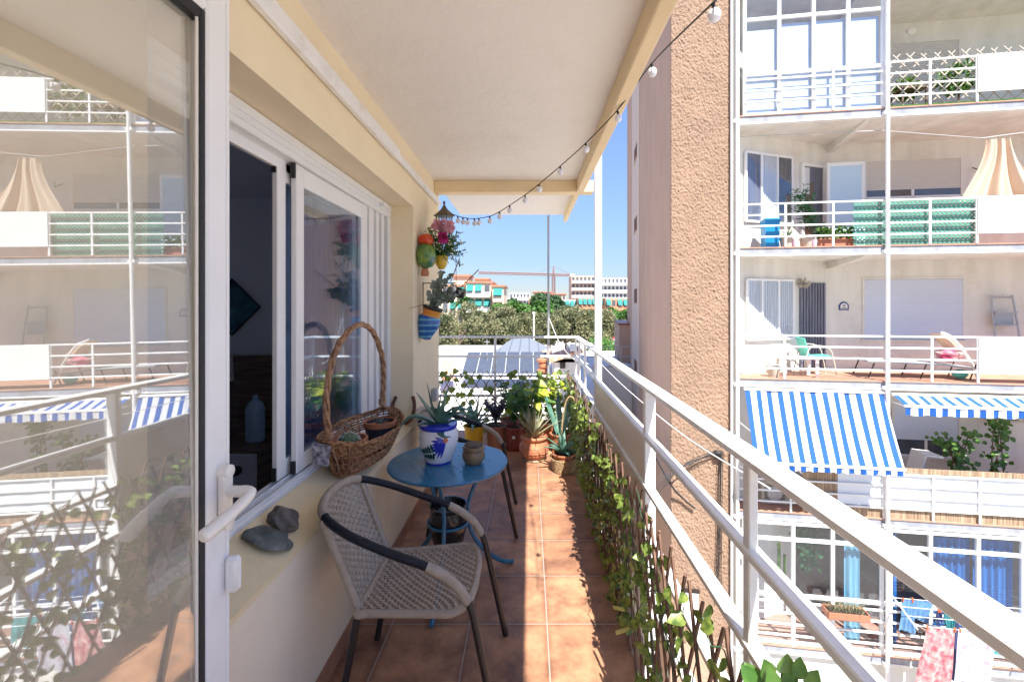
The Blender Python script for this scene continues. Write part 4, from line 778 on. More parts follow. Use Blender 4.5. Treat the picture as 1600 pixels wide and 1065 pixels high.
t = glaz(zE, zt, ue, [zE+.05, fz(1, 930), fz(1, 843), fz(1, 818)], 'white framed glazed enclosure with blue curtains, lowest storey in view', 'cur_b', 0, 0, 'glazed_enclosure')
def wavy(b, u0, u1, z0, z1, w, amp=.03, lam=.12):
    n = max(6, int((u1-u0)/lam*6)); o = len(b.v); vs = [(u0+(u1-u0)*k/n, w+amp*sin(k*pi/3)+amp*.4*sin(k*.7), z) for k in range(n+1) for z in (z0, z1)]; b.add(vs, [(2*k, 2*k+2, 2*k+3, 2*k+1) for k in range(n)])
for a, c, m in ((1327, 1352, 'cur_t'), (1470, 1527, 'cur_b'), (1533, 1598, 'cur_b'), (1398, 1412, 'cur_b')): b = B(); wavy(b, fu(a)[0], fu(c)[0], zE+.1, zt-.2, .2); b.build('curtain', m, t, 'F', 'all')
for k in range(4): B().box((ue[0], -.035, zE+.22+.24*k), (ue[-1], 0, zE+.26+.24*k), .004).build('rail', 'rail', t, 'F')
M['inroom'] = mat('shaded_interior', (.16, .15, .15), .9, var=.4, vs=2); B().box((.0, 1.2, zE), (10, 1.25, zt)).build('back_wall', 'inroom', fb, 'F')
b = B(); 
for i, (px, py) in enumerate(((1262, 850), (1256, 846), (1268, 858))):
    u, z = fu(px, py, .5)
    for k in range(60): b.leaf((u+rv.gauss(0, .09), .5+rv.gauss(0, .05), z+rv.gauss(0, .22)), (rv.gauss(0, 1), -.3, rv.gauss(0, 1)), (0, -1, .3), .12, .7)
t = b.build('indoor_plant', 'leaf_dark', None, 'F', 'all'); tag(t, 'dark leafy plant behind the glass of the blue curtained enclosure', 'plant')
u, z = fu(1217, 865, .3); b = B().tube([F(u, .3, zE+.9), F(u, .3, z+.25)], .035, 8).tube([F(u+.12, .3, zE+.9), F(u+.12, .3, z)], .03, 8); t = b.build('columnar_cactus', 'leaf', smooth=True); tag(t, 'thin green columnar cactus behind the enclosure glass, left end', 'cactus')
M['gtile'] = mat('grey_wall_tile', (.45, .45, .46), .5); B().box((0, .1, -9), (UE, .2, ZS[4])).build('lower_wall', 'fac', fb, 'F')
# pipes
for u, nm, lab in ((fu(1383)[0], 'drain_pipe', 'tall white drainpipe in front of the balconies, across all storeys'), (-.06, 'drain_pipe', 'cream drainpipe where the brown tower meets the white block')):
    t = T(nm, lab, 'pipe', F(u, -.08, -9), 0, 'vertical pipes on the white block'); B().tube([F(u, -.08, -9), F(u, -.08, 12)], .04, 12).build('tube', 'rail' if u > 1 else 'fac', t, smooth=True)
    for z in ZS: B().box(*[(u-.07, -.1, z+.02), (u+.07, 0, z+.09)]).build('clamp', 'rail', t, 'F')
t = T('drain_pipe', 'second slimmer white pipe beside the cream drainpipe at the tower', 'pipe', F(-.2, -.06, -9), 0, 'vertical pipes on the white block'); B().tube([F(-.17, -.05, -9), F(-.17, -.05, 12)], .03, 10).build('tube', 'rail', t, smooth=True)
# ------------------------------------------------------------------ things on the balconies
def FT(nm, lab, cat, u, w, z, g=None):
    t = T(nm, lab, cat, F(u, w, z), FA, g); return t
M['blue_pl'] = mat('blue_plastic', (.01, .22, .50), .35, var=.1, vs=4); M['glat'] = mat('green_lattice', (.11, .32, .25), .5, var=.2, vs=4); M['glat2'] = mat('pale_green_mesh', (.42, .62, .54), .8, var=.25, vs=6)
u, z = fu(1203, 387, .35); t = FT('storage_bin', 'bright blue plastic bin on the second balcony floor', 'bin', u, .35, zB); b = B(); a = .155
b.add([(u+x*a*(.9+.1*k), .35+y*a*(.9+.1*k), zB+.62*k) for k in (0, 1) for x, y in ((-1, -1), (1, -1), (1, 1), (-1, 1))], [(3, 2, 1, 0), (4, 5, 6, 7), (0, 1, 5, 4), (1, 2, 6, 5), (2, 3, 7, 6), (3, 0, 4, 7)]); b.build('body', 'blue_pl', t, 'F'); B().box((u-a*1.06, .35-a*1.06, zB+.62), (u+a*1.06, .35+a*1.06, zB+.67), .015).build('lid', 'blue_pl', t, 'F')
def fpot(nm, lab, u, w, z, r, h, m): t = FT(nm, lab, 'potted plant', u, w, z); B().lathe([(r*.75, 0), (r, h), (r*.85, h), (r*.8, h-.03), (0, h-.03)], F(u, w, z), 20).build('pot', m, t, smooth=True); return t
M['palepot'] = mat('pale_stone_pot', (.55, .50, .42), .8, var=.15, vs=6)
u = fu(1230, 400, .3)[0]; t = fpot('spiky_plant', 'spiky green plant in a pale pot, next to the blue bin', u, .3, zB, .16, .24, 'palepot'); b = B()
rosette(b, V((u, .3, zB+.22)), 20, .45, .03, .004, .9, rv, .5); b.build('blades', 'leaf', t, 'F')
u = fu(1262, 400, .3)[0]; t = fpot('dracaena', 'tall feathery plant in a pale pot, between bin and trough', u, .3, zB, .17, .22, 'palepot'); b = B(); st_ = B()
for k in range(5):
    e = V((u+rv.gauss(0, .1), .3, zB+.5+.16*k)); st_.tube([V((u, .3, zB+.2)), e], .012, 5)
    for q in range(70): b.leaf(e+V((rv.gauss(0, .1), rv.gauss(0, .08), rv.gauss(0, .1))), V((rv.gauss(0, 1), rv.gauss(0, 1), rv.uniform(-.2, 1))), V((0, -1, .2)), .12, .2)
st_.build('stem', 'stick', t, 'F'); b.build('leaves', 'leaf_dark', t, 'F')
u0, u1 = fu(1277, 0, .3)[0], fu(1333, 0, .3)[0]; t = FT('planter_trough', 'long brown planter trough full of leafy greens, left of the green lattice', 'planter', (u0+u1)/2, .3, zB); B().box((u0, .18, zB), (u1, .42, zB+.2), .015).build('trough', 'terra_plain', t, 'F'); b = B()
for k in range(420): b.leaf((rv.uniform(u0, u1), .3+rv.gauss(0, .08), zB+.2+rv.random()**1.5*.22), (rv.gauss(0, 1), rv.gauss(0, 1), rv.uniform(0, 1)), (0, -1, .5), .075, .7)
b.build('leaves', 'leaf', t, 'F')
for px in (1242, 1272): u = fu(px, 0, .18)[0]; t = FT('flower_pot', 'small lilac pot %s' % ('between the two pale pots' if px < 1250 else 'at the left end of the brown trough'), 'pot', u, .18, zB, 'lilac pots'); B().lathe([(.05, 0), (.065, .17), (.055, .17), (0, .14)], F(u, .18, zB), 14).build('pot', mat('lilac_pot', (.62, .45, .60), .5), t, smooth=True)
u0, u1 = fu(1333, 0, .05)[0], fu(1524, 0, .05)[0]; t = FT('lattice_panel', 'green plastic lattice screen behind the second balcony railing', 'screen', (u0+u1)/2, .06, zB)
b = B(); lattice(b, u0, u1, zB+.02, zB+.93, .085, 1.0, 0, lambda x, z, l: V((x, .06-.004*l, z)), flat=(V((0, 1, 0)), .030, .004)); b.build('lattice', 'glat', t, 'F')
b = B()
for k in range(4): b.box((u0+.1, .085, zB+.03+.235*k), (u1-.02, .09, zB+.10+.235*k))
b.build('mesh_band', 'glat2', t, 'F')
def clothm(u0t, u1t, u0b, u1b, zt, zb, w, amp, folds, nm, m, lab, cat, ns=60, nz=26, wob=.0, sagz=0, rnd=rv, group=None):
    b = B(); ph = rnd.uniform(0, 6); vs = []
    for j in range(nz+1):
        q = j/nz; ql = q**1.25
        for i in range(ns+1):
            s = i/ns; u = (u0t+(u1t-u0t)*s)*(1-ql)+(u0b+(u1b-u0b)*s)*ql; a = amp*(.35+.65*q); z = zt+(zb-zt)*q-sagz*sin(pi*s)*(1-q)+.03*sin(s*7+ph)*q
            vs.append((u+wob*sin(q*4+s*3+ph), w+a*sin(s*folds*2*pi+ph+q*1.2)+a*.5*sin(s*folds*3.7*pi+q*3), z))
    b.add(vs, [(j*(ns+1)+i, j*(ns+1)+i+1, (j+1)*(ns+1)+i+1, (j+1)*(ns+1)+i) for j in range(nz) for i in range(ns)])
    t = FT(nm, lab, cat, (u0t+u1t)/2, w, zb, group); b.build('fabric', m, t, 'F', 'all'); return t
M['beige_cloth'] = trans(mat('beige_cloth', (.70, .55, .42), .85), .25)
ut0, ut1, ub0, ub1 = [fu(p)[0] for p in (1549, 1590, 1516, 1660)]
clothm(ut0, ut1, ub0, ub1, fz(ut0, 215), zB+.9, .12, .10, 3.3, 'draped_cloth', 'beige_cloth', 'beige cloth draped from the line down over the white railing panel', 'cloth', wob=.05)
t = B().tube([F(0, .3, fz(0, 214, .3)), F(2.9, .1, fz(2.9, 204, .1)), F(4.8, .1, fz(4.8, 216, .1)), F(7, .1, fz(7, 190, .1))], .008, 5).build('washing_line', 'grey'); tag(t, 'thin dark line strung under the top opposite balcony slab', 'line')
# top storey extras: expanding trellis, green floor edge, plants
M['pale_stick'] = mat('weathered_batten', (.45, .40, .34), .8, var=.2, vs=8); u0, u1 = fu(1388)[0], fu(1530)[0]
t = FT('expanding_trellis', 'weathered wooden expanding trellis sticking up above the top railing', 'trellis', (u0+u1)/2, .06, zA); b = B()
lattice(b, u0, 7.0, zA+.02, zA+1.14, .26, 1.1, 0, lambda x, z, l: V((x, .06-.01*l, z)), flat=(V((0, 1, 0)), .022, .008), jag=.02); b.build('lattice', 'pale_stick', t, 'F')
t = FT('artificial_turf', 'green artificial turf edging along the top balcony floor', 'turf', 6, .0, zA); b = B(); b.box((u0, -.015, zA+.001), (UE, 1.2, zA+.03)); b.build('turf', 'leaf', t, 'F')
t = FT('shrub', 'rounded green shrub behind the top balcony trellis', 'plant', 3.6, .6, zA); b = B()
for px, py, r in ((1490, 125, .3), (1507, 118, .3), (1415, 140, .22)):
    u, z = fu(px, py, .6)
    for k in range(220): d = V((rv.gauss(0, 1), rv.gauss(0, .6), rv.gauss(0, 1))).normalized(); b.leaf(V((u, .6, z))+d*r*rv.uniform(.5, 1), d, V((rv.gauss(0, 1), -1, rv.gauss(0, 1))), .09, .6)
b.build('leaves', 'leaf', t, 'F'); B().tube([F(fu(1498, 0, .6)[0], .6, zA+.03), F(fu(1498, 0, .6)[0], .6, zA+.6)], .02, 6).build('stem', 'stick', t)
t = FT('garden_table', 'small brown square table on the top opposite balcony', 'table', 3.2, .5, zA); u = fu(1420, 0, .5)[0]; B().box((u-.26, .3, zA+.52), (u+.26, .75, zA+.56)).build('table_top', 'drk_wood', t, 'F')
for x in (-1, 1):
    for y in (.33, .7): B().box((u+x*.23-.015, y-.015, zA+.03), (u+x*.23+.015, y+.015, zA+.52)).build('leg', 'drk_wood', t, 'F')
# storey C furniture
u = fu(1272, 0, .75)[0]; M['teal_fab'] = mat('teal_sling', (.10, .42, .34), .7); t = FT('garden_chair', 'pale metal garden chair with a teal green sling on the third balcony', 'chair', u, .75, zC)
for sy in (-.24, .24):
    B().tube(cr([(u-.34, .75+sy, zC), (u-.28, .75+sy, zC+.35), (u-.2, .75+sy, zC+.62), (u, .75+sy, zC+.68), (u+.22, .75+sy, zC+.6), (u+.3, .75+sy, zC+.35), (u+.36, .75+sy, zC)], 6), .014, 7).build('side_frame', 'palepot', t, 'F', True)
B().prism([(u-.2, .53, zC+.4), (u+.3, .53, zC+.43), (u+.3, .53, zC+.45), (u-.2, .53, zC+.42)], (0, .44, 0)).build('seat', 'teal_fab', t, 'F'); B().prism([(u-.2, .53, zC+.4), (u-.31, .53, zC+.84), (u-.29, .53, zC+.85), (u-.18, .53, zC+.42)], (0, .44, 0)).build('backrest', 'teal_fab', t, 'F')
u = fu(1237, 0, .45)[0]; t = FT('side_table', 'low white plastic table in front of the teal garden chair', 'table', u+.12, .45, zC); B().box((u-.28, .2, zC+.4), (u+.5, .7, zC+.43), .01).build('table_top', 'white', t, 'F')
for x in (-.22, .44):
    for y in (.25, .65): B().box((u+x-.03, y-.02, zC), (u+x+.03, y+.02, zC+.4)).build('leg', 'white', t, 'F')
u = fu(1206, 0, .35)[0]; t = B().lathe([(.1, 0), (.16, .25), (.13, .27), (0, .25)], F(u, .25, zC), 18).build('plaster_pot', 'palepot', smooth=True); tag(t, 'pale rounded pot on the floor beside the low white table', 'pot')
M['lounge'] = mat('grey_lounger', (.34, .37, .40), .7); u0, u1 = fu(1345, 0, .6)[0], fu(1525, 0, .6)[0]; t = FT('sun_lounger', 'long grey metal sun lounger with striped towel on the third balcony', 'sun lounger', (u0+u1)/2, .6, zC)
B().prism([(u0, .35, zC+.36), (u1-.9, .35, zC+.3), (u1-.9, .35, zC+.33), (u0, .35, zC+.39)], (0, .6, 0)).build('bed', 'lounge', t, 'F'); B().prism([(u1-.9, .35, zC+.31), (u1-.1, .35, zC+.22), (u1-.1, .35, zC+.25), (u1-.9, .35, zC+.34)], (0, .6, 0)).build('backrest', 'lounge', t, 'F')
for a in (u0+.02, (u0+u1)/2-.1, u1-.3):
    for y in (.36, .94): B().tube([F(a+.12, y, zC+.33), F(a, y, zC+.0)], .014, 6).build('leg', 'dark', t)
M['towelr'] = mat('patterned_towel', (.6, .5, .45), .9, col2=(.45, .05, .13), vs=5); t = B().ball(F(fu(1483, 0, .5)[0], .5, zC+.52), .24, 20, (1.25, .7, .5), .12).build('towel_heap', 'towelr', smooth='all'); tag(t, 'heap of crumpled red and white towels on the sun lounger', 'towels')
t = FT('folding_sunbed', 'white folded sunbed frame propped at a slant against the wall', 'sunbed', 4.3, .8, zC); b = B()
for y in (.35, .8): b.tube(cr([F(fu(1470, 0, y)[0], y, zC+1.0), F(fu(1490, 0, y)[0], y, zC+.86), F(fu(1515, 0, y)[0], y, zC+.4), F(fu(1527, 0, y)[0], y, zC+.05)], 5), .02, 6)
b.build('frame', 'white', t, smooth=True); b = B(); b.prism([F(fu(1458, 0, .6)[0], .4, zC+.98), F(fu(1475, 0, .6)[0], .4, zC+.96), F(fu(1500, 0, .6)[0], .4, zC+.62), F(fu(1480, 0, .6)[0], .4, zC+.66)], F(0, .3, 0)-F(0, 0, 0)); b.build('mattress', 'beige_cloth', t)
t = B().ball(F(fu(1500, 0, .4)[0], .4, zC+.12), .14, 12, (1.2, .6, .8), .05).build('teal_bag', 'teal_fab', smooth='all'); tag(t, 'small turquoise bag on the floor under the sun lounger', 'bag')
t = FT('step_ladder', 'folded grey aluminium step ladder leaning on the third storey wall', 'ladder', bw(1562), BW-.1, zC); a0, a1 = bw(1544)-.02, bw(1580)-.05; zt = fz(a0, 465, BW-.1)
b = B(); b.tube(cr([F(a0-.03, BW-.35, zC), F(a0, BW-.12, zt-.1), F(a0+.06, BW-.1, zt), F(a1-.06, BW-.1, zt), F(a1, BW-.12, zt-.1), F(a1+.05, BW-.35, zC)], 6), .02, 7); b.build('frame', 'grey', t, smooth=True)
for z in (zt-.36, zt-.65, zt-.95, zt-1.25): B().box((a0, BW-.24, z), (a1, BW-.15, z+.03)).build('step', 'grey', t, 'F')
B().box((a0+.03, BW-.16, zt-.66), (a1-.03, BW-.14, zt-.34)).build('platform', 'grey', t, 'F')
u, z = fu(1318, 478, BW); t = FT('house_sign', 'small arched blue and white house sign on the third storey wall', 'sign', u, BW-.02, z); b = B(); o = [(-.11, -.1), (.11, -.1), (.11, .03), (.06, .09), (0, .11), (-.06, .09), (-.11, .03)]
b.prism([(u+x, BW-.02, z+y) for x, y in o], (0, .02, 0)); b.build('plate', mat('navy_enamel', (.03, .05, .2), .4), t, 'F'); b = B().prism([(u+x*.72, BW-.024, z+y*.68) for x, y in o], (0, .005, 0)); b.build('face', 'white', t, 'F')
b = B(); b.box((u-.055, BW-.028, z-.05), (u+.055, BW-.024, z-.03)); b.box((u-.03, BW-.028, z+.0), (u+.03, BW-.024, z+.03)); b.build('motif', M['navy_pot'], t, 'F')
d = wu(1252); u, w_ = d, wl(d)-.12; z = fz(u, 442, w_); t = FT('wind_chime', 'pale shell ornament hanging at the corner by the grey curtained doorway', 'ornament', u, w_, z); b = B()
for k in range(60): dd = V((rv.gauss(0, 1), rv.gauss(0, 1), rv.gauss(0, 1))).normalized(); b.leaf(F(u, w_, z)+dd*.06, dd, V((0, -1, .2)), .1, .3)
b.build('shells', 'palepot', t)
d = bw(1520); b = B().tube([F(d, BW, fz(d, 262, BW)), F(d, BW-.2, fz(d, 270, BW)), F(d, BW-.2, fz(d, 262, BW))], .012, 5); t = b.build('hook', 'dark'); tag(t, 'small dark hook on the wall right of the second storey shutter', 'hook')
# storey D: awnings
for nm, lab, p0, p1, q0, q1, zt_, w0, zb_, w1, vh in (('striped_awning', 'large blue and white striped awning dropped steeply below the third balcony', 1163, 1382, 1, 1, -.27, -.03, -1.66, -.62, .13), ('striped_awning', 'narrow half rolled blue and white striped awning right of the drainpipe', 1392, 1700, 1, 1, -.30, -.05, -.44, -.42, .19)):
    u0, u1 = fu(p0)[0], (fu(p1)[0] if p1 < 1600 else 8.5); t = FT(nm, lab, 'awning', u0, 0, zt_, 'blue and white awnings'); b = B(); n = 60; m_ = 10; vs = []
    for j in range(m_+1):
        q = j/m_
        for i in range(n+1): s = i/n; vs.append((u0+(u1-u0)*s, w0+(w1-w0)*q-.02*sin(s*23+q*2)-.012*sin(s*61+q*5)*q, zt_+(zb_-zt_)*q-(.07+.03*sin(s*9))*sin(pi*q)*(zt_-zb_)*.5))
    b.add(vs, [(j*(n+1)+i, j*(n+1)+i+1, (j+1)*(n+1)+i+1, (j+1)*(n+1)+i) for j in range(m_) for i in range(n)])
    sm = 'stripe'; M[sm] = M.get(sm) or stripes('blue_white_canvas', 0, .222, .46, (.70, .71, .74), (.01, .10, .42), .75, trans=.2); b.build('canvas', sm, t, 'F', 'all')
    b = B(); vs = []
    for i in range(n*2+1): s = i/(n*2); vs += [(u0+(u1-u0)*s, w1-.02+.008*sin(i*.9), zb_-.03), (u0+(u1-u0)*s, w1-.02+.02*sin(i*.9), zb_-vh-.02*abs(sin(i*pi/9)))]
    b.add(vs, [(2*i, 2*i+2, 2*i+3, 2*i+1) for i in range(n*2)]); b.build('valance', sm, t, 'F', 'all')
    B().box((u0-.01, w1-.03, zb_-.04), (u1+.01, w1+.01, zb_+.01), .004).build('front_bar', 'rail', t, 'F'); B().tube([F(u0-.02, w0, zt_), F(u1+.02, w0, zt_)], .035, 10).build('roller', 'rail', t, smooth=True)
    for a in (u0+.02, u1-.02): B().tube([F(a, .02, zb_-.35 if vh < .15 else zb_-.02), F(a, w1, zb_-.02)], .014, 6).build('arm', 'rail', t)
t = FT('reed_screen', 'brown reed screening behind the railing below the awnings', 'screen', 4, .03, zD); B().box((fu(1255)[0], .02, zD+.0), (10, .04, zD+1.07)).build('reeds', 'reed', t, 'F')
t = FT('privacy_sheet', 'pale fabric sheet tied along the railing in front of the reeds', 'sheet', 4, -.0, zD); b = B(); wavy(b, fu(1309)[0], 10, zD+.25, zD+.93, .008, .004, .5); b.build('sheet', mat('pale_blue_sheet', (.74, .78, .84), .8, var=.05, vs=2), t, 'F', 'all')
def ac(u, w, z, lab):
    t = FT('ac_unit', lab, 'air conditioner', u, w, z); B().box((u, w, z), (u+.72, w+.28, z+.5), .015).build('casing', 'palepot', t, 'F'); b = B()
    for k in range(12): b.box((u+.06, w-.012, z+.05+k*.035), (u+.5, w-.002, z+.062+k*.035))
    b.build('grille', 'dark', t, 'F'); B().lathe([(.17, 0), (.16, .01), (0, .012)], F(u+.28, w-.002, z+.25), 24, F(0, -1, 0)-F(0, 0, 0)).build('fan', 'grey', t)
ac(bw(1546, 1.4), 1.3, fz(bw(1546, 1.4), 657, 1.4), 'air conditioner on the wall under the right striped awning'); ac(fu(1186, 0, .5)[0], .35, zD, 'air conditioner on the floor behind the rails, left end below the large awning')
for u_, px, lab in ((0, 1500, 'gnarled bare stem shrub with few leaves below the right awning'), (1, 1560, 'climbing vine with broad leaves under the air conditioner')):
    u = fu(px, 0, .9)[0]; t = FT('shrub' if u_ == 0 else 'climbing_vine', lab, 'plant', u, .9, zD); b = B(); s = B()
    for k in range(5 if u_ == 0 else 3):
        e = V((u+rv.uniform(-.55, .3) if u_ == 0 else u+rv.gauss(0, .1), .9, zD+rv.uniform(1.1, 1.75) if u_ == 0 else zD+1.9)); pts = cr([V((u, .9, zD)), V((u+rv.gauss(0, .1), .9, zD+.8)), e], 6); s.tube(pts, [.02*(1-.6*i/(len(pts)-1)) for i in range(len(pts))], 6)
        for q in range(26 if u_ == 0 else 60): p = pts[rv.randrange(6 if u_ == 0 else 2, len(pts))]; b.leaf(p+V((rv.gauss(0, .09), rv.gauss(0, .06), rv.gauss(0, .05))), (rv.gauss(0, 1), -.3, rv.gauss(-.3, .6)), (0, -1, .5), rv.uniform(.08, .14), .85)
    s.build('stem', 'stick', t, 'F', True); b.build('leaves', 'leaf', t, 'F', 'all')
t = FT('garden_chair', 'white moulded plastic chair behind the reed screen, below the shuttered window', 'chair', fu(1445, 0, .7)[0], .7, zD); u = fu(1440, 0, .6)[0]
B().prism([(u-.25, .4, zD+.42), (u+.22, .4, zD+.42), (u+.22, .4, zD+.45), (u-.25, .4, zD+.45)], (0, .45, 0)).build('seat', 'white', t, 'F'); B().prism([(u-.25, .4, zD+.45), (u-.05, .4, zD+1.25), (u-.02, .4, zD+1.25), (u-.21, .4, zD+.45)], (0, .45, 0)).prism([(u-.05, .4, zD+1.25), (u+.3, .4, zD+1.22), (u+.3, .4, zD+1.19), (u-.05, .4, zD+1.22)], (0, .45, 0)).build('backrest', 'white', t, 'F')
for x in (-.22, .2):
    for y in (.42, .82): B().tube([F(u+x, y, zD), F(u+x, y, zD+.42)], .018, 6).build('leg', 'white', t)
# storey E: planter box on the rail and laundry
u, z = fu(1320, 962, -.25); t = FT('window_box', 'brown window box of dried grass hooked outside the lowest railing', 'planter', u, -.25, z); B().prism([(u-.36, -.13, z), (u+.36, -.13, z), (u+.40, -.4, z), (u-.40, -.4, z)], (0, 0, .02)).build('tray', 'terra_plain', t, 'F'); b = B()
for (a, c_, e, f) in ((-.4, -.42, .4, -.4), (-.4, -.15, .4, -.13), (-.4, -.42, -.38, -.13), (.38, -.42, .4, -.13)): b.box((u+a, c_, z+.02), (u+e, f, z+.15))
b.build('box', 'terra_plain', t, 'F'); B().box((u-.38, -.4, z+.03), (u+.38, -.15, z+.12)).build('soil', 'soil', t, 'F'); b = B()
for k in range(130): x = rv.uniform(-.33, .33); p = V((u+x, -.28+rv.gauss(0, .05), z+.1)); b.blade([p, p+V((rv.gauss(0, .05), rv.gauss(0, .03), .12)), p+V((rv.gauss(0, .12), rv.gauss(0, .05), rv.uniform(.15, .36)))], .014, .002)
b.build('dried_grass', 'pale_leaf', t, 'F')
LN = []
t = FT('laundry_rack', 'white metal arms and lines for drying laundry outside the lowest storey', 'rack', 3.2, -.5, -5); la = V((fu(1391)[0], -.05, fz(fu(1391)[0], 926))); lz = la.z-.03
for k in range(4): B().tube([F(la.x, -.1-.2*k, lz-.05*k), F(8, -.1-.2*k, lz-.05*k)], .006, 5).build('line', 'rail', t)
for a in (la.x, 5.6, 8): B().tube([F(a, 0, lz+.03), F(a, -.8, lz-.16)], .014, 6).build('arm', 'rail', t)
M['pinkp'] = mat('pink_floral_fabric', (.62, .40, .38), .9, col2=(.36, .08, .11), vs=9, detail=2); M['whitep'] = mat('white_red_print_fabric', (.46, .46, .52), .9, stain=((.40, .03, .10), 3.2, 1), var=.1, vs=3); M['denim'] = mat('light_denim', (.07, .17, .38), .9, col2=(.14, .30, .50), vs=5); M['teal2'] = mat('turquoise_fabric', (.05, .28, .30), .9, var=.2, vs=6); M['dknav'] = mat('navy_fabric', (.03, .04, .12), .9)
def lq(px, w): return fu(px, 0, w)[0]
for (p0, p1, q0, q1, y1, w, m, lab, nm, cat, n_) in ((1409, 1428, 1405, 1432, 985, -.12, 'denim', 'bunched pair of light blue shorts, first on the drying line', 'hanging_shorts', 'shorts', 2), (1424, 1458, 1428, 1452, 968, -.1, 'denim', 'pale blue cloth hung between blue shorts and pink fabric', 'hanging_cloth', 'cloth', 2), (1447, 1494, 1428, 1482, 1085, -.7, 'pinkp', 'long pink and white floral fabric hung in front of the lowest rails', 'hanging_fabric', 'laundry', 3), (1464, 1471, 1463, 1472, 972, -.3, 'dknav', 'small navy cloth pegged behind the pink fabric', 'hanging_cloth', 'cloth', 1), (1475, 1490, 1477, 1492, 980, -.3, 'teal2', 'turquoise cloth pegged right of the small navy one', 'hanging_cloth', 'cloth', 2), (1498, 1552, 1488, 1548, 1062, -.7, 'whitep', 'white tea towel with red print beside the pink floral fabric', 'tea_towel', 'towel', 2), (1545, 1600, 1548, 1600, 1022, -.5, 'teal2', 'turquoise towel at the right end of the drying line', 'bath_towel', 'towel', 3), (1490, 1500, 1486, 1500, 1062, -.3, 'dknav', 'dark narrow garment between the pink fabric and the white tea towel', 'hanging_garment', 'laundry', 1)):
    zt_ = lz-.05*((-w-.1)/.2); clothm(lq(p0, w), lq(p1, w), lq(q0, w), lq(q1, w), zt_, fz(lq(q0, w), y1, w), w, .025, n_, nm, m, lab, cat, ns=30, nz=16, wob=.015, group='laundry on the drying lines')
    for px in (p0+2, p1-2): u = lq(px, w); t = B().box((u-.012, w-.015, zt_-.05), (u+.012, w+.015, zt_+.03), .003).build('clothes_peg', 'redp', None, 'F'); tag(t, 'small coloured clothes peg on the drying lines', 'clothes peg', 'clothes pegs')
# ------------------------------------------------------------------ brown tower
M['rough'] = mat('rough_brown_render', (.33, .217, .150), .95, var=.16, vs=1.5, bump=.8, bs=40, bd=.02, detail=5, stain=((.25, .16, .12), .6, .6)); M['smooth_b'] = mat('pink_brown_render', (.48, .31, .22), .9, var=.1, vs=1.2, bump=.7, bs=20, bd=.03, sc=(1, 1, .6), stain=((.38, .26, .2), .8, .3)); M['recess'] = mat('dark_recess', (.17, .10, .08), 1, spec=0); M['strip'] = mat('pale_band', (.56, .44, .36), .85)
# true relief on the sunny face
nt_ = M['rough'].node_tree; 
tw = T('stair_tower', 'tall brown rendered stair tower left of the white block', 'tower', F(-1.46, 0, -9)); tw.rotation_euler = (0, 0, FA); FR[tw] = Matrix.Translation(F(-1.46, 0, -9)) @ Matrix.Rotation(FA, 4, 'Z')
B().box((-1.46, .03, -9), (-.12, 12.8, 13)).build('wall', 'smooth_b', tw, 'F')
b = B(); nx, nz = 110, 900; rs = random.Random(2); vs = []
g = [[rs.random() for _ in range(nx+1)] for _ in range(nz+1)]
for j in range(nz+1):
    for i in range(nx+1):
        q = (g[j][i]+g[j][max(0, i-1)]+g[max(0, j-1)][i]+g[max(0, j-1)][max(0, i-1)]+(g[j][max(0, i-2)]+g[max(0, j-2)][i])*.5)/5; e = 0 if i in (0, nx) else 1
        vs.append((-1.46+1.34*i/nx, .0+.03*(1-e)-.05*(q-.5)*e, -6.0+15.5*j/nz))
b.add(vs, [(j*(nx+1)+i, j*(nx+1)+i+1, (j+1)*(nx+1)+i+1, (j+1)*(nx+1)+i) for j in range(nz) for i in range(nx)]); b.build('render_face', 'rough', tw, 'F', 'all')
def tl_(px): # depth along the left face
    a = (px-CX)/FPX; return (FO.x+FC*-1.46-a*(FO.y-FS*-1.46))/(a*FC-FS)
d0, d1 = tl_(999), tl_(988); sp_ = B().box((-1.475, d0, -9), (-1.45, d1, 13)).build('pale_strip', 'strip', tw, 'F')
dm = tl_(993)
for py in (242, 352, 462, 572, 680): z = H+(CY-py)/FPX*F(-1.46, dm, 0).y; o = B().box((-1.482, dm-.75, z-.28), (-1.47, dm+.35, z+.28)).build('window', 'recess', tw, 'F'); B().box((-1.5, dm-.8, z-.33), (-1.47, dm+.4, z-.28)).build('sill', 'smooth_b', o, 'F')
an = T('annex', 'low pink brown annex with parapet in front of the tower far end', 'building', F(-2.2, 12, -9)); d2 = tl_(983)
B().box((-1.95, 11.2, -9), (-1.3, 16, .6)).build('wall', 'smooth_b', an, 'F'); B().box((-2.0, 11.15, .6), (-1.3, 16, .68)).build('coping', 'terra_dark', an, 'F')
for z in (-1.6, -4.3): B().box((-1.97, 11.9, z), (-1.94, 12.6, z+.9)).build('window', 'drk_wood', an, 'F')
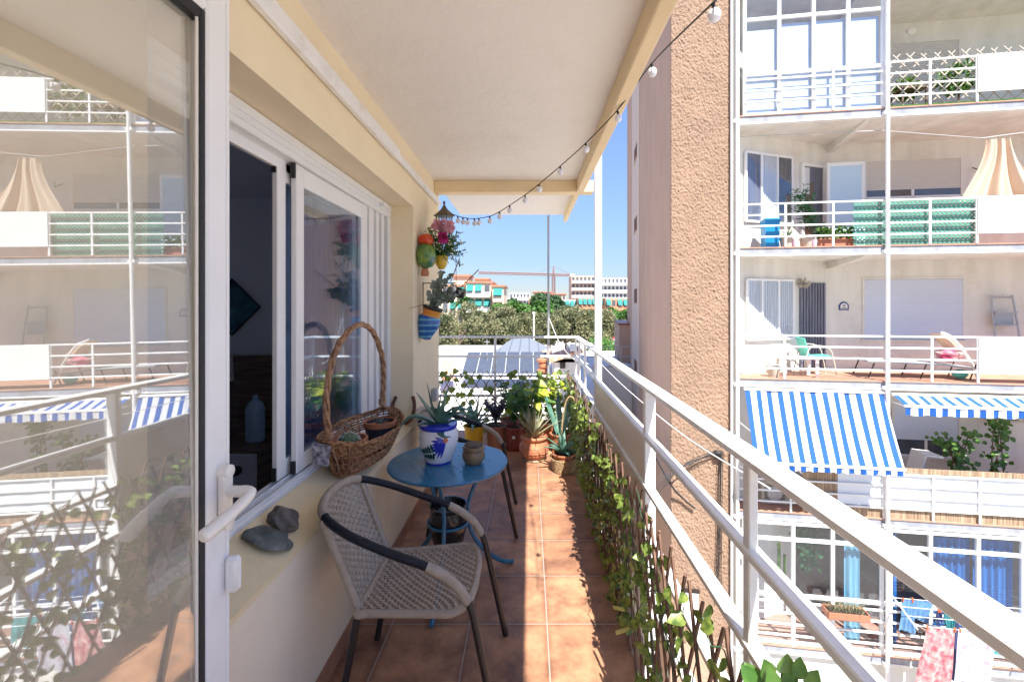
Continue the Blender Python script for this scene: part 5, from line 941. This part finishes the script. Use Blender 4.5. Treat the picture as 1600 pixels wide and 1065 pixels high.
# cables
b = B(); 
for k in range(5):
    x = -.45+rv.gauss(0, .02); b.tube(cr([F(-2.2, -.5-.2*k, -2.35-.05*k), F(-1.2, -.2, -1.98+.01*k), F(x, -.07, -1.72+rv.gauss(0, .04)), F(x+.03, -.06, -2.1), F(x+.02, -.06, -3.2), F(x+rv.gauss(0, .02), -.06, -5)], 6), .008, 5)
b.tube(cr([F(-1.9, .5, -1.7), F(-1.5, -.1, -2.4), F(-1.2, -.08, -2.75), F(-.95, -.07, -2.95)], 6), .022, 6).ball(F(-.45, -.07, -1.72), .09, 10, (1, 1, 1), .2)
t = b.build('cable_bundle', 'black', smooth=True); tag(t, 'tangle of black cables clipped down the rough brown tower face', 'cables')
u, z = fu(1080, 930, -.1); t = FT('meter_box', 'pale wall box low on the brown tower, seen through the ivy', 'box', u, -.1, z); B().box((u-.16, -.12, z-.3), (u+.16, -.02, z+.08), .02).build('box', 'pvc', t, 'F'); B().box((u-.18, -.13, z+.08), (u+.18, -.02, z+.11)).build('lid', 'dark', t, 'F')
# ------------------------------------------------------------------ background
M['roof_tile'] = stripes('clay_roof_tiles', 0, .26, .35, (.60, .30, .19), (.74, .50, .36), .85); M['solar'] = mat('solar_cell', (.07, .085, .12), .5, var=.15, vs=3, spec=.25); M['slate_roof'] = stripes('grey_sheet_roof', 0, .5, .12, (.17, .19, .22), (.1, .11, .14), .7)
M['wwall'] = mat('whitewashed_wall', (.80, .78, .74), .85, var=.08, vs=.7); M['twig'] = mat('bark', (.16, .12, .09), .9, var=.3, vs=8)
t = T('low_building', 'flat white terrace wall and roof just below the end railing', 'building', (-1, 12, -9)); B().box((-9, 9, -9), (1.3, 15, -2.1)).build('wall', 'wwall', t); bx('parapet', 'wwall', t, (-9, 8.9, -2.1), (1.4, 9.15, -1.85)); bx('parapet', 'wwall', t, (-9, 14.8, -2.1), (1.4, 15.05, -1.8))
t = T('solar_house', 'white house with a row of tilted solar panels on its roof', 'house', (-3, 22, -9)); B().box((-9, 17, -9), (2.9, 27, -1.9)).build('wall', 'wwall', t)
def pan(b, c, w_, h, tilt, d=.05):
    a = V((1, 0, 0)); u_ = V((0, cos(tilt), sin(tilt))); n = a.cross(u_); p = [c, c+a*w_, c+a*w_+u_*h, c+u_*h]; b.prism(p, -n*d)
x0, z0 = P(722, 582, 18).x, P(722, 582, 18).z
fr_ = B().box((x0-.1, 18, z0-.1), (x0+3.55, 18.1, z0-.03)).box((x0-.1, 18, -1.9), (x0, 18.1, z0)).box((x0+3.4, 18, -1.9), (x0+3.5, 18.1, z0)).box((x0-.1, 19.3, -1.9), (x0, 19.4, z0+.4)).box((x0+3.4, 19.3, -1.9), (x0+3.5, 19.4, z0+.4)).build('panel_frame', 'alu', t)
for k in range(6):
    b = B(); pan(b, V((x0+.585*k, 18, z0)), .565, 1.9, radians(20)); b.build('solar_panel', 'solar', t)
M['cell'] = mat('panel_frame_line', (.55, .57, .6), .4)
b = B()
for k in range(7): x = x0+.585*k-.01; b.tube([V((x, 18, z0+.01)), V((x, 18+1.9*cos(radians(20)), z0+.01+1.9*sin(radians(20))))], .014, 4)
b.build('panel_edge', 'cell', t)
B().prism([P(690, 590, 17.2), P(712, 590, 17.2), P(712, 562, 19.5), P(690, 562, 19.5)], (0, 0, -.12)).build('tiled_roof', 'roof_tile', t)
t = T('grey_roofed_house', 'house with a large grey sheeted hip roof behind the solar panels', 'house', (-1, 26, -9)); B().box((-6, 24, -9), (1.0, 30, -1.2)).build('wall', 'wwall', t)
b = B(); a, a2, c, d, e = P(766, 553, 21), P(830, 556, 21), P(858, 543, 24.5), P(829, 528, 27), P(800, 529, 27); b.add([a, a2, c, d, e]+[p-V((0, 0, .12)) for p in (a, a2, c, d, e)], [(0, 1, 4), (1, 3, 4), (1, 2, 3), (5, 6, 1, 0), (6, 7, 2, 1), (7, 8, 3, 2), (8, 9, 4, 3), (9, 5, 0, 4), (9, 8, 7, 6, 5)]); b.build('roof', 'slate_roof', t); B().prism([c, P(862, 548, 23), P(838, 556, 22.5), P(832, 549, 23)], (0, 0, -.15)).prism([P(826, 552, 22), P(850, 545, 24), P(858, 556, 23), P(836, 562, 21.5)], (0, 0, -.12)).build('tiled_eave', 'roof_tile', t)
t = T('white_annex', 'small whitewashed annex with a tiny square window and tiled coping', 'house', (1.2, 17, -9)); bx('wall', 'wwall', t, (P(866, 590, 16.5).x, 16.4, -9), (P(906, 590, 16.5).x, 18, P(870, 560, 16.5).z)); b = B(); b.prism([P(856, 562, 16.2), P(910, 546, 16.2), P(912, 551, 16.2), P(858, 567, 16.2)], (0, 1.6, 0)); b.build('coping', 'roof_tile', t); B().prism([P(864, 566, 16.4), P(905, 566, 16.4), P(905, 551, 16.4)], (0, 1.5, 0)).build('gable', 'wwall', t)
q = P(879, 571, 16.35); B().box((q.x-.1, 16.34, q.z-.1), (q.x+.1, 16.42, q.z+.12)).build('window', 'dark', t); q = P(895, 543, 16.3); B().box((q.x-.1, 16.2, q.z-.12), (q.x+.12, 16.5, q.z+.12)).build('vent_box', 'alu', t)
t = T('terracotta_chimney', 'stack of terracotta pots and ornaments at the right end of the panels', 'ornament', P(848, 585, 17)); b = B(); q = P(848, 592, 17)
for k in range(4): b.lathe([(.13, 0), (.2, .08), (.2, .16), (.12, .2)], q+V((.03*(-1)**k, 0, .2*k)), 12)
b.build('pots', 'terra', t, smooth=True)
t = T('street_terraces', 'white stepped terraces with thin grey rails beyond the right railing', 'building', (3, 20, -9)); B().box((P(925, 600, 20).x, 20, -9), (4.75, 24, P(925, 572, 20).z)).build('wall', 'wwall', t); bx('upper_wall', 'wwall', t, (P(905, 565, 30).x, 30, -9), (9, 40, P(905, 556, 30).z))
b = B(); 
for zz in (0, .45, .9): b.tube([V((P(918, 600, 20).x, 19.9, P(925, 572, 20).z+zz)), V((4.7, 19.9, P(925, 572, 20).z+zz))], .02, 5)
for k in range(5): x = P(918, 600, 20).x+k*.5; b.tube([V((x, 19.9, P(925, 572, 20).z)), V((x, 19.9, P(925, 572, 20).z+.9))], .02, 5)
b.build('handrail', 'grey', t)
M['red'] = mat('red_cloth', (.6, .05, .04), .7); t = T('street_kiosk', 'small building with a red canopy at street level between post and tower', 'kiosk', P(952, 560, 60)); q = P(944, 540, 55); B().box((q.x, 55, -9), (q.x+3, 58, q.z+3)).build('wall', 'wwall', t); q = P(946, 524, 54.5); B().box((q.x, 54, q.z-.35), (q.x+1.2, 54.9, q.z+.3)).build('canopy', 'red', t)
# trees
def tree(nm, lab, c, R, hgt, m, n=5200, leaf=.26, sc=(1, 1, .8), seed=1, blobs=16):
    rr = random.Random(seed); t = T(nm, lab, 'tree', (c.x, c.y, -9)); tt = B(); cr_ = V((c.x, c.y, c.z)); tt.tube(cr([V((c.x, c.y, -9)), V((c.x+.2, c.y, (-9+c.z)/2)), cr_], 5), [.35-.02*i for i in range(11)], 8); cs = []
    for i in range(blobs):
        d = V((rr.gauss(0, 1), rr.gauss(0, 1), rr.gauss(.1, .8))).normalized()*rr.uniform(.45, .85); p = cr_+V((d.x*R*sc[0], d.y*R*sc[1], d.z*R*sc[2])); cs.append((p, R*rr.uniform(.22, .4))); tt.tube([cr_-V((0, 0, R*.4)), cr_.lerp(p, .6), p], [.16, .09, .03], 5)
    tt.build('trunk', 'twig', t); b = B()
    for i in range(n):
        p, r = cs[rr.randrange(blobs)]; d = V((rr.gauss(0, 1), rr.gauss(0, 1), rr.gauss(0, 1))).normalized(); b.card(p+d*r*rr.uniform(.6, 1.05), leaf*rr.uniform(.6, 1.3), rr)
    b.build('crown', m, t); return t
M['t_olive'] = trans(mat('olive_foliage', (.34, .32, .17), .7, col2=(.07, .095, .035), vs=1.1, detail=6), .25); M['t_green'] = trans(mat('bright_foliage', (.12, .27, .05), .7, col2=(.05, .13, .02), vs=.8, detail=5), .25); M['t_dark'] = trans(mat('pine_foliage', (.07, .15, .05), .7, col2=(.03, .07, .025), vs=.7), .2)
for i, (px, py, Y, R, m, lab) in enumerate(((708, 515, 40, 3.6, 't_olive', 'broad olive green tree against the wall edge, leftmost of the row'), (742, 508, 44, 3.9, 't_olive', 'olive green tree left of the grey sheeted roof'), (775, 520, 40, 2.8, 't_olive', 'lower olive tree directly above the left solar panels'), (800, 507, 46, 3.6, 't_olive', 'rounded olive tree behind the peak of the grey roof'), (838, 505, 48, 3.0, 't_olive', 'olive tree immediately left of the slim pole'), (884, 508, 42, 3.3, 't_olive', 'olive tree right of the slim pole, above the white annex'), (915, 502, 44, 3.8, 't_olive', 'large olive tree left of the white post'), (938, 545, 34, 1.7, 't_green', 'bright green bush beside the foot of the white post'), (968, 505, 48, 2.6, 't_green', 'vivid green tree between white post and brown tower'), (900, 572, 26, 1.2, 't_green', 'small green shrub behind the far railing corner'), (962, 548, 38, 2.0, 't_green', 'green tree low beside the pink brown annex'))):
    tree('shrub' if R < 1.5 else 'olive_tree' if m == 't_olive' else 'leafy_tree', lab, P(px, py+(7 if m == 't_olive' else 3), Y), R*.93, 8, m, 13000 if R > 2 else 2600, .115 if R > 2 else .1, seed=i+3)
tree('pine_tree', 'rounded dark green pine by the crane mast', P(857, 484, 85), 4.2, 10, 't_dark', 4200, .45, seed=31); tree('cypress_tree', 'paler green conifer cluster left of the pine', P(838, 494, 75), 3.6, 10, 't_green', 3600, .4, seed=32, sc=(.8, .8, 1.0)); tree('leafy_tree', 'green treetops in front of the teal shuttered flats', P(808, 489, 70), 3.2, 8, 't_green', 3200, .36, seed=33, sc=(1.5, 1, .6)); tree('leafy_tree', 'low green trees to the right of the teal shuttered flats', P(790, 478, 110), 3.4, 8, 't_dark', 2600, .5, seed=34, sc=(1.5, 1, .6))
t = T('palm_tree', 'spiky palm in front of the left cream flats', 'palm', (P(724, 475, 60).x, 60, -9)); pc_ = P(724, 474, 60); B().tube([V((pc_.x, 60, -9)), pc_], .25, 8).build('trunk', 'twig', t); b = B(); rr = random.Random(4)
for i in range(46):
    a = rr.uniform(0, 6.28); e = rr.uniform(-.2, 1.2); p = []; x = z = 0
    for s in range(6): p.append(pc_+V((cos(a)*x, sin(a)*x, z))); x += cos(e)*.42; z += sin(e)*.42; e -= .28
    b.blade(p, .4, .01, fold=.4)
b.build('fronds', 't_green', t)
# far blocks of flats
M['cream_f'] = mat('cream_flats', (.72, .58, .42), .9, var=.06, vs=.1); M['salmon_f'] = mat('salmon_flats', (.62, .42, .32), .9, var=.08, vs=.1); M['brick_f'] = mat('brick_flats', (.55, .26, .15), .9); M['white_f'] = mat('white_flats', (.74, .72, .70), .9); M['teal_aw'] = mat('teal_awning', (.02, .21, .19), .8, var=.2, vs=.4); M['win_f'] = mat('far_window', (.10, .11, .13), .3); M['roof_f'] = mat('red_roof', (.45, .2, .13), .9)
def flats(lab, px0, px1, py0, Y, m, floors, cols, aw=0, dep=12, roof=True, nm='block_of_flats', fh=2.9, aw_m='teal_aw', balc=True, rot=0):
    a, c = P(px0, py0, Y), P(px1, py0, Y); t = T(nm, lab, 'building', (a.x, Y, -9)); W_ = c.x-a.x; zt = a.z; w_ = B().box((a.x, Y, -9), (c.x, Y+dep, zt)).build('wall', m, t)
    if roof: B().box((a.x-.3, Y-.3, zt), (c.x+.3, Y+dep, zt+.35)).build('roof', 'roof_f' if roof == 1 else 'white_f', t)
    cw = W_/cols; rr = random.Random(int(px0))
    for f in range(floors):
        z = zt-fh*(f+1)+.2
        if balc: B().box((a.x+.2, Y-1.1, z-.15), (c.x-.2, Y-.002, z)).box((a.x+.2, Y-1.12, z), (c.x-.2, Y-1.05, z+.85)).build('balcony', m if rr.random() < .5 else 'white_f', t)
        for k in range(cols):
            x = a.x+cw*(k+.18); o = B().box((x, Y-.06, z+.3 if not balc else z+.1), (x+cw*.6, Y-.003, z+fh-.65)).build('window', 'win_f', t)
            if rr.random() < aw: B().prism([V((x-.1, Y-.08, z+fh-.45)), V((x+cw*.72, Y-.08, z+fh-.45)), V((x+cw*.72, Y-1.5, z+1.1)), V((x-.1, Y-1.5, z+1.1))], (0, 0, -.05)).build('awning', aw_m, o)
    return t
t = flats('near cream flats with teal awnings and red roof, left of the view', 728, 768, 442, 88, 'cream_f', 4, 3, .9); q0, q1 = P(712, 436, 92), P(728, 446, 92); bx('roof_room', 'cream_f', t, (P(708, 0, 92).x, 92, 2), (P(733, 0, 92).x, 98, P(0, 432, 92).z)); bx('roof_room', 'cream_f', t, (P(742, 0, 92).x, 92, 2), (P(762, 0, 92).x, 98, P(0, 437, 92).z)); bx('upper_roof', 'roof_f', t, (P(706, 0, 92).x, 91.5, P(0, 432, 92).z), (P(735, 0, 92).x, 98, P(0, 429, 92).z)); bx('upper_roof', 'roof_f', t, (P(741, 0, 92).x, 91.5, P(0, 437, 92).z), (P(764, 0, 92).x, 98, P(0, 434.5, 92).z))
flats('cream flats wing right of the near flats, with stacked teal awnings', 769, 787, 448, 84, 'cream_f', 4, 1, 1.0); flats('pale flats wing at the wall edge, partly behind the hanging pots', 690, 727, 447, 90, 'cream_f', 4, 3, .2, balc=False)
flats('distant white block with rows of small windows, left of the crane', 796, 828, 457, 170, 'white_f', 4, 6, 0, roof=False); flats('very distant low white houses left of centre', 786, 800, 466, 190, 'white_f', 2, 3, 0, roof=False)
flats('brick coloured block behind the dark pine', 826, 852, 465, 120, 'brick_f', 3, 3, 0, balc=False, roof=False); flats('salmon block with roof tiles right behind the crane mast', 834, 862, 457, 140, 'salmon_f', 2, 4, 0, balc=False)
flats('pale block with flat roof right of the crane mast', 862, 884, 460, 135, 'salmon_f', 3, 4, 0, balc=False); flats('white flats with a band of teal awnings, right of the slim pole', 868, 905, 468, 112, 'white_f', 3, 5, .7, roof=False); flats('brick and white flats with teal awnings behind the white post', 903, 946, 465, 108, 'brick_f', 4, 6, .85, roof=False); flats('brick flats with teal awnings next to the brown tower', 946, 990, 466, 104, 'brick_f', 5, 5, .9, roof=False)
flats('tall salmon slab block on the skyline, left part with a plain gable', 893, 930, 431, 175, 'salmon_f', 8, 6, 0, roof=False); flats('tall pale slab block on the skyline, right part beside the tower', 931, 992, 434, 172, 'white_f', 8, 10, 0, roof=False)
# crane
t = T('tower_crane', 'tall slewing tower crane with a long jib above the flats', 'crane', P(865, 470, 250)); M['crane'] = mat('crane_paint', (.24, .15, .14), .7)
def truss(b, A, Bp, s, n, r, up):
    A, Bp = V(A), V(Bp); d = (Bp-A).normalized(); x = d.cross(V(up)).normalized()*s; y = d.cross(x).normalized()*s; cs = [x+y, x-y, -x-y, -x+y]
    for c in cs: b.tube([A+c, Bp+c], r, 4)
    for i in range(n):
        p, q = A.lerp(Bp, i/n), A.lerp(Bp, (i+1)/n)
        for k in range(4): b.tube([p+cs[k], q+cs[(k+1) % 4]], r*.7, 4)
m0 = P(865, 500, 250); m1 = P(865, 428, 250); m1.x = m0.x; b = B(); truss(b, (m0.x, 250, -9), m1, .8, 22, .28, (0, 1, 0)); b.build('mast', 'crane', t); b = B(); j0, j1 = P(865, 429, 250), P(748, 426, 250); truss(b, j0, j1, .5, 30, .25, (0, 1, 0)); b.build('jib', 'crane', t); b = B(); k1 = P(893, 430, 250); truss(b, j0, k1, .5, 8, .26, (0, 1, 0)); b.build('counter_jib', 'crane', t)
ap = P(865, 416, 250); b = B(); b.tube([m1, ap], [.8, .2], 4); b.tube([ap, P(893, 429, 250)], .12, 4).tube([ap, P(838, 427.5, 250)], .1, 4); b.build('tower_peak', 'crane', t); q = P(895, 430, 250); B().box((q.x-1.6, 249, q.z-1), (q.x+1, 251, q.z+.8)).build('counterweight', 'white_f', t)
t = T('street_lamp', 'thin pale lamp post in front of the olive trees', 'lamp post', (P(834, 500, 30).x, 30, -9)); B().tube([V((P(834, 500, 30).x, 30, -9)), P(834, 490, 30)], .05, 6).build('pole', 'white', t); B().ball(P(834, 489, 30), .1, 8).build('lamp_head', 'white', t)
t = T('television_mast', 'thin twin antenna masts near the left olive trees', 'antenna', P(761, 560, 19)); B().tube([P(761, 600, 19), P(761, 530, 19)], .02, 5).tube([P(757, 534, 19), P(765, 534, 19)], .012, 4).build('mast', 'grey', t)
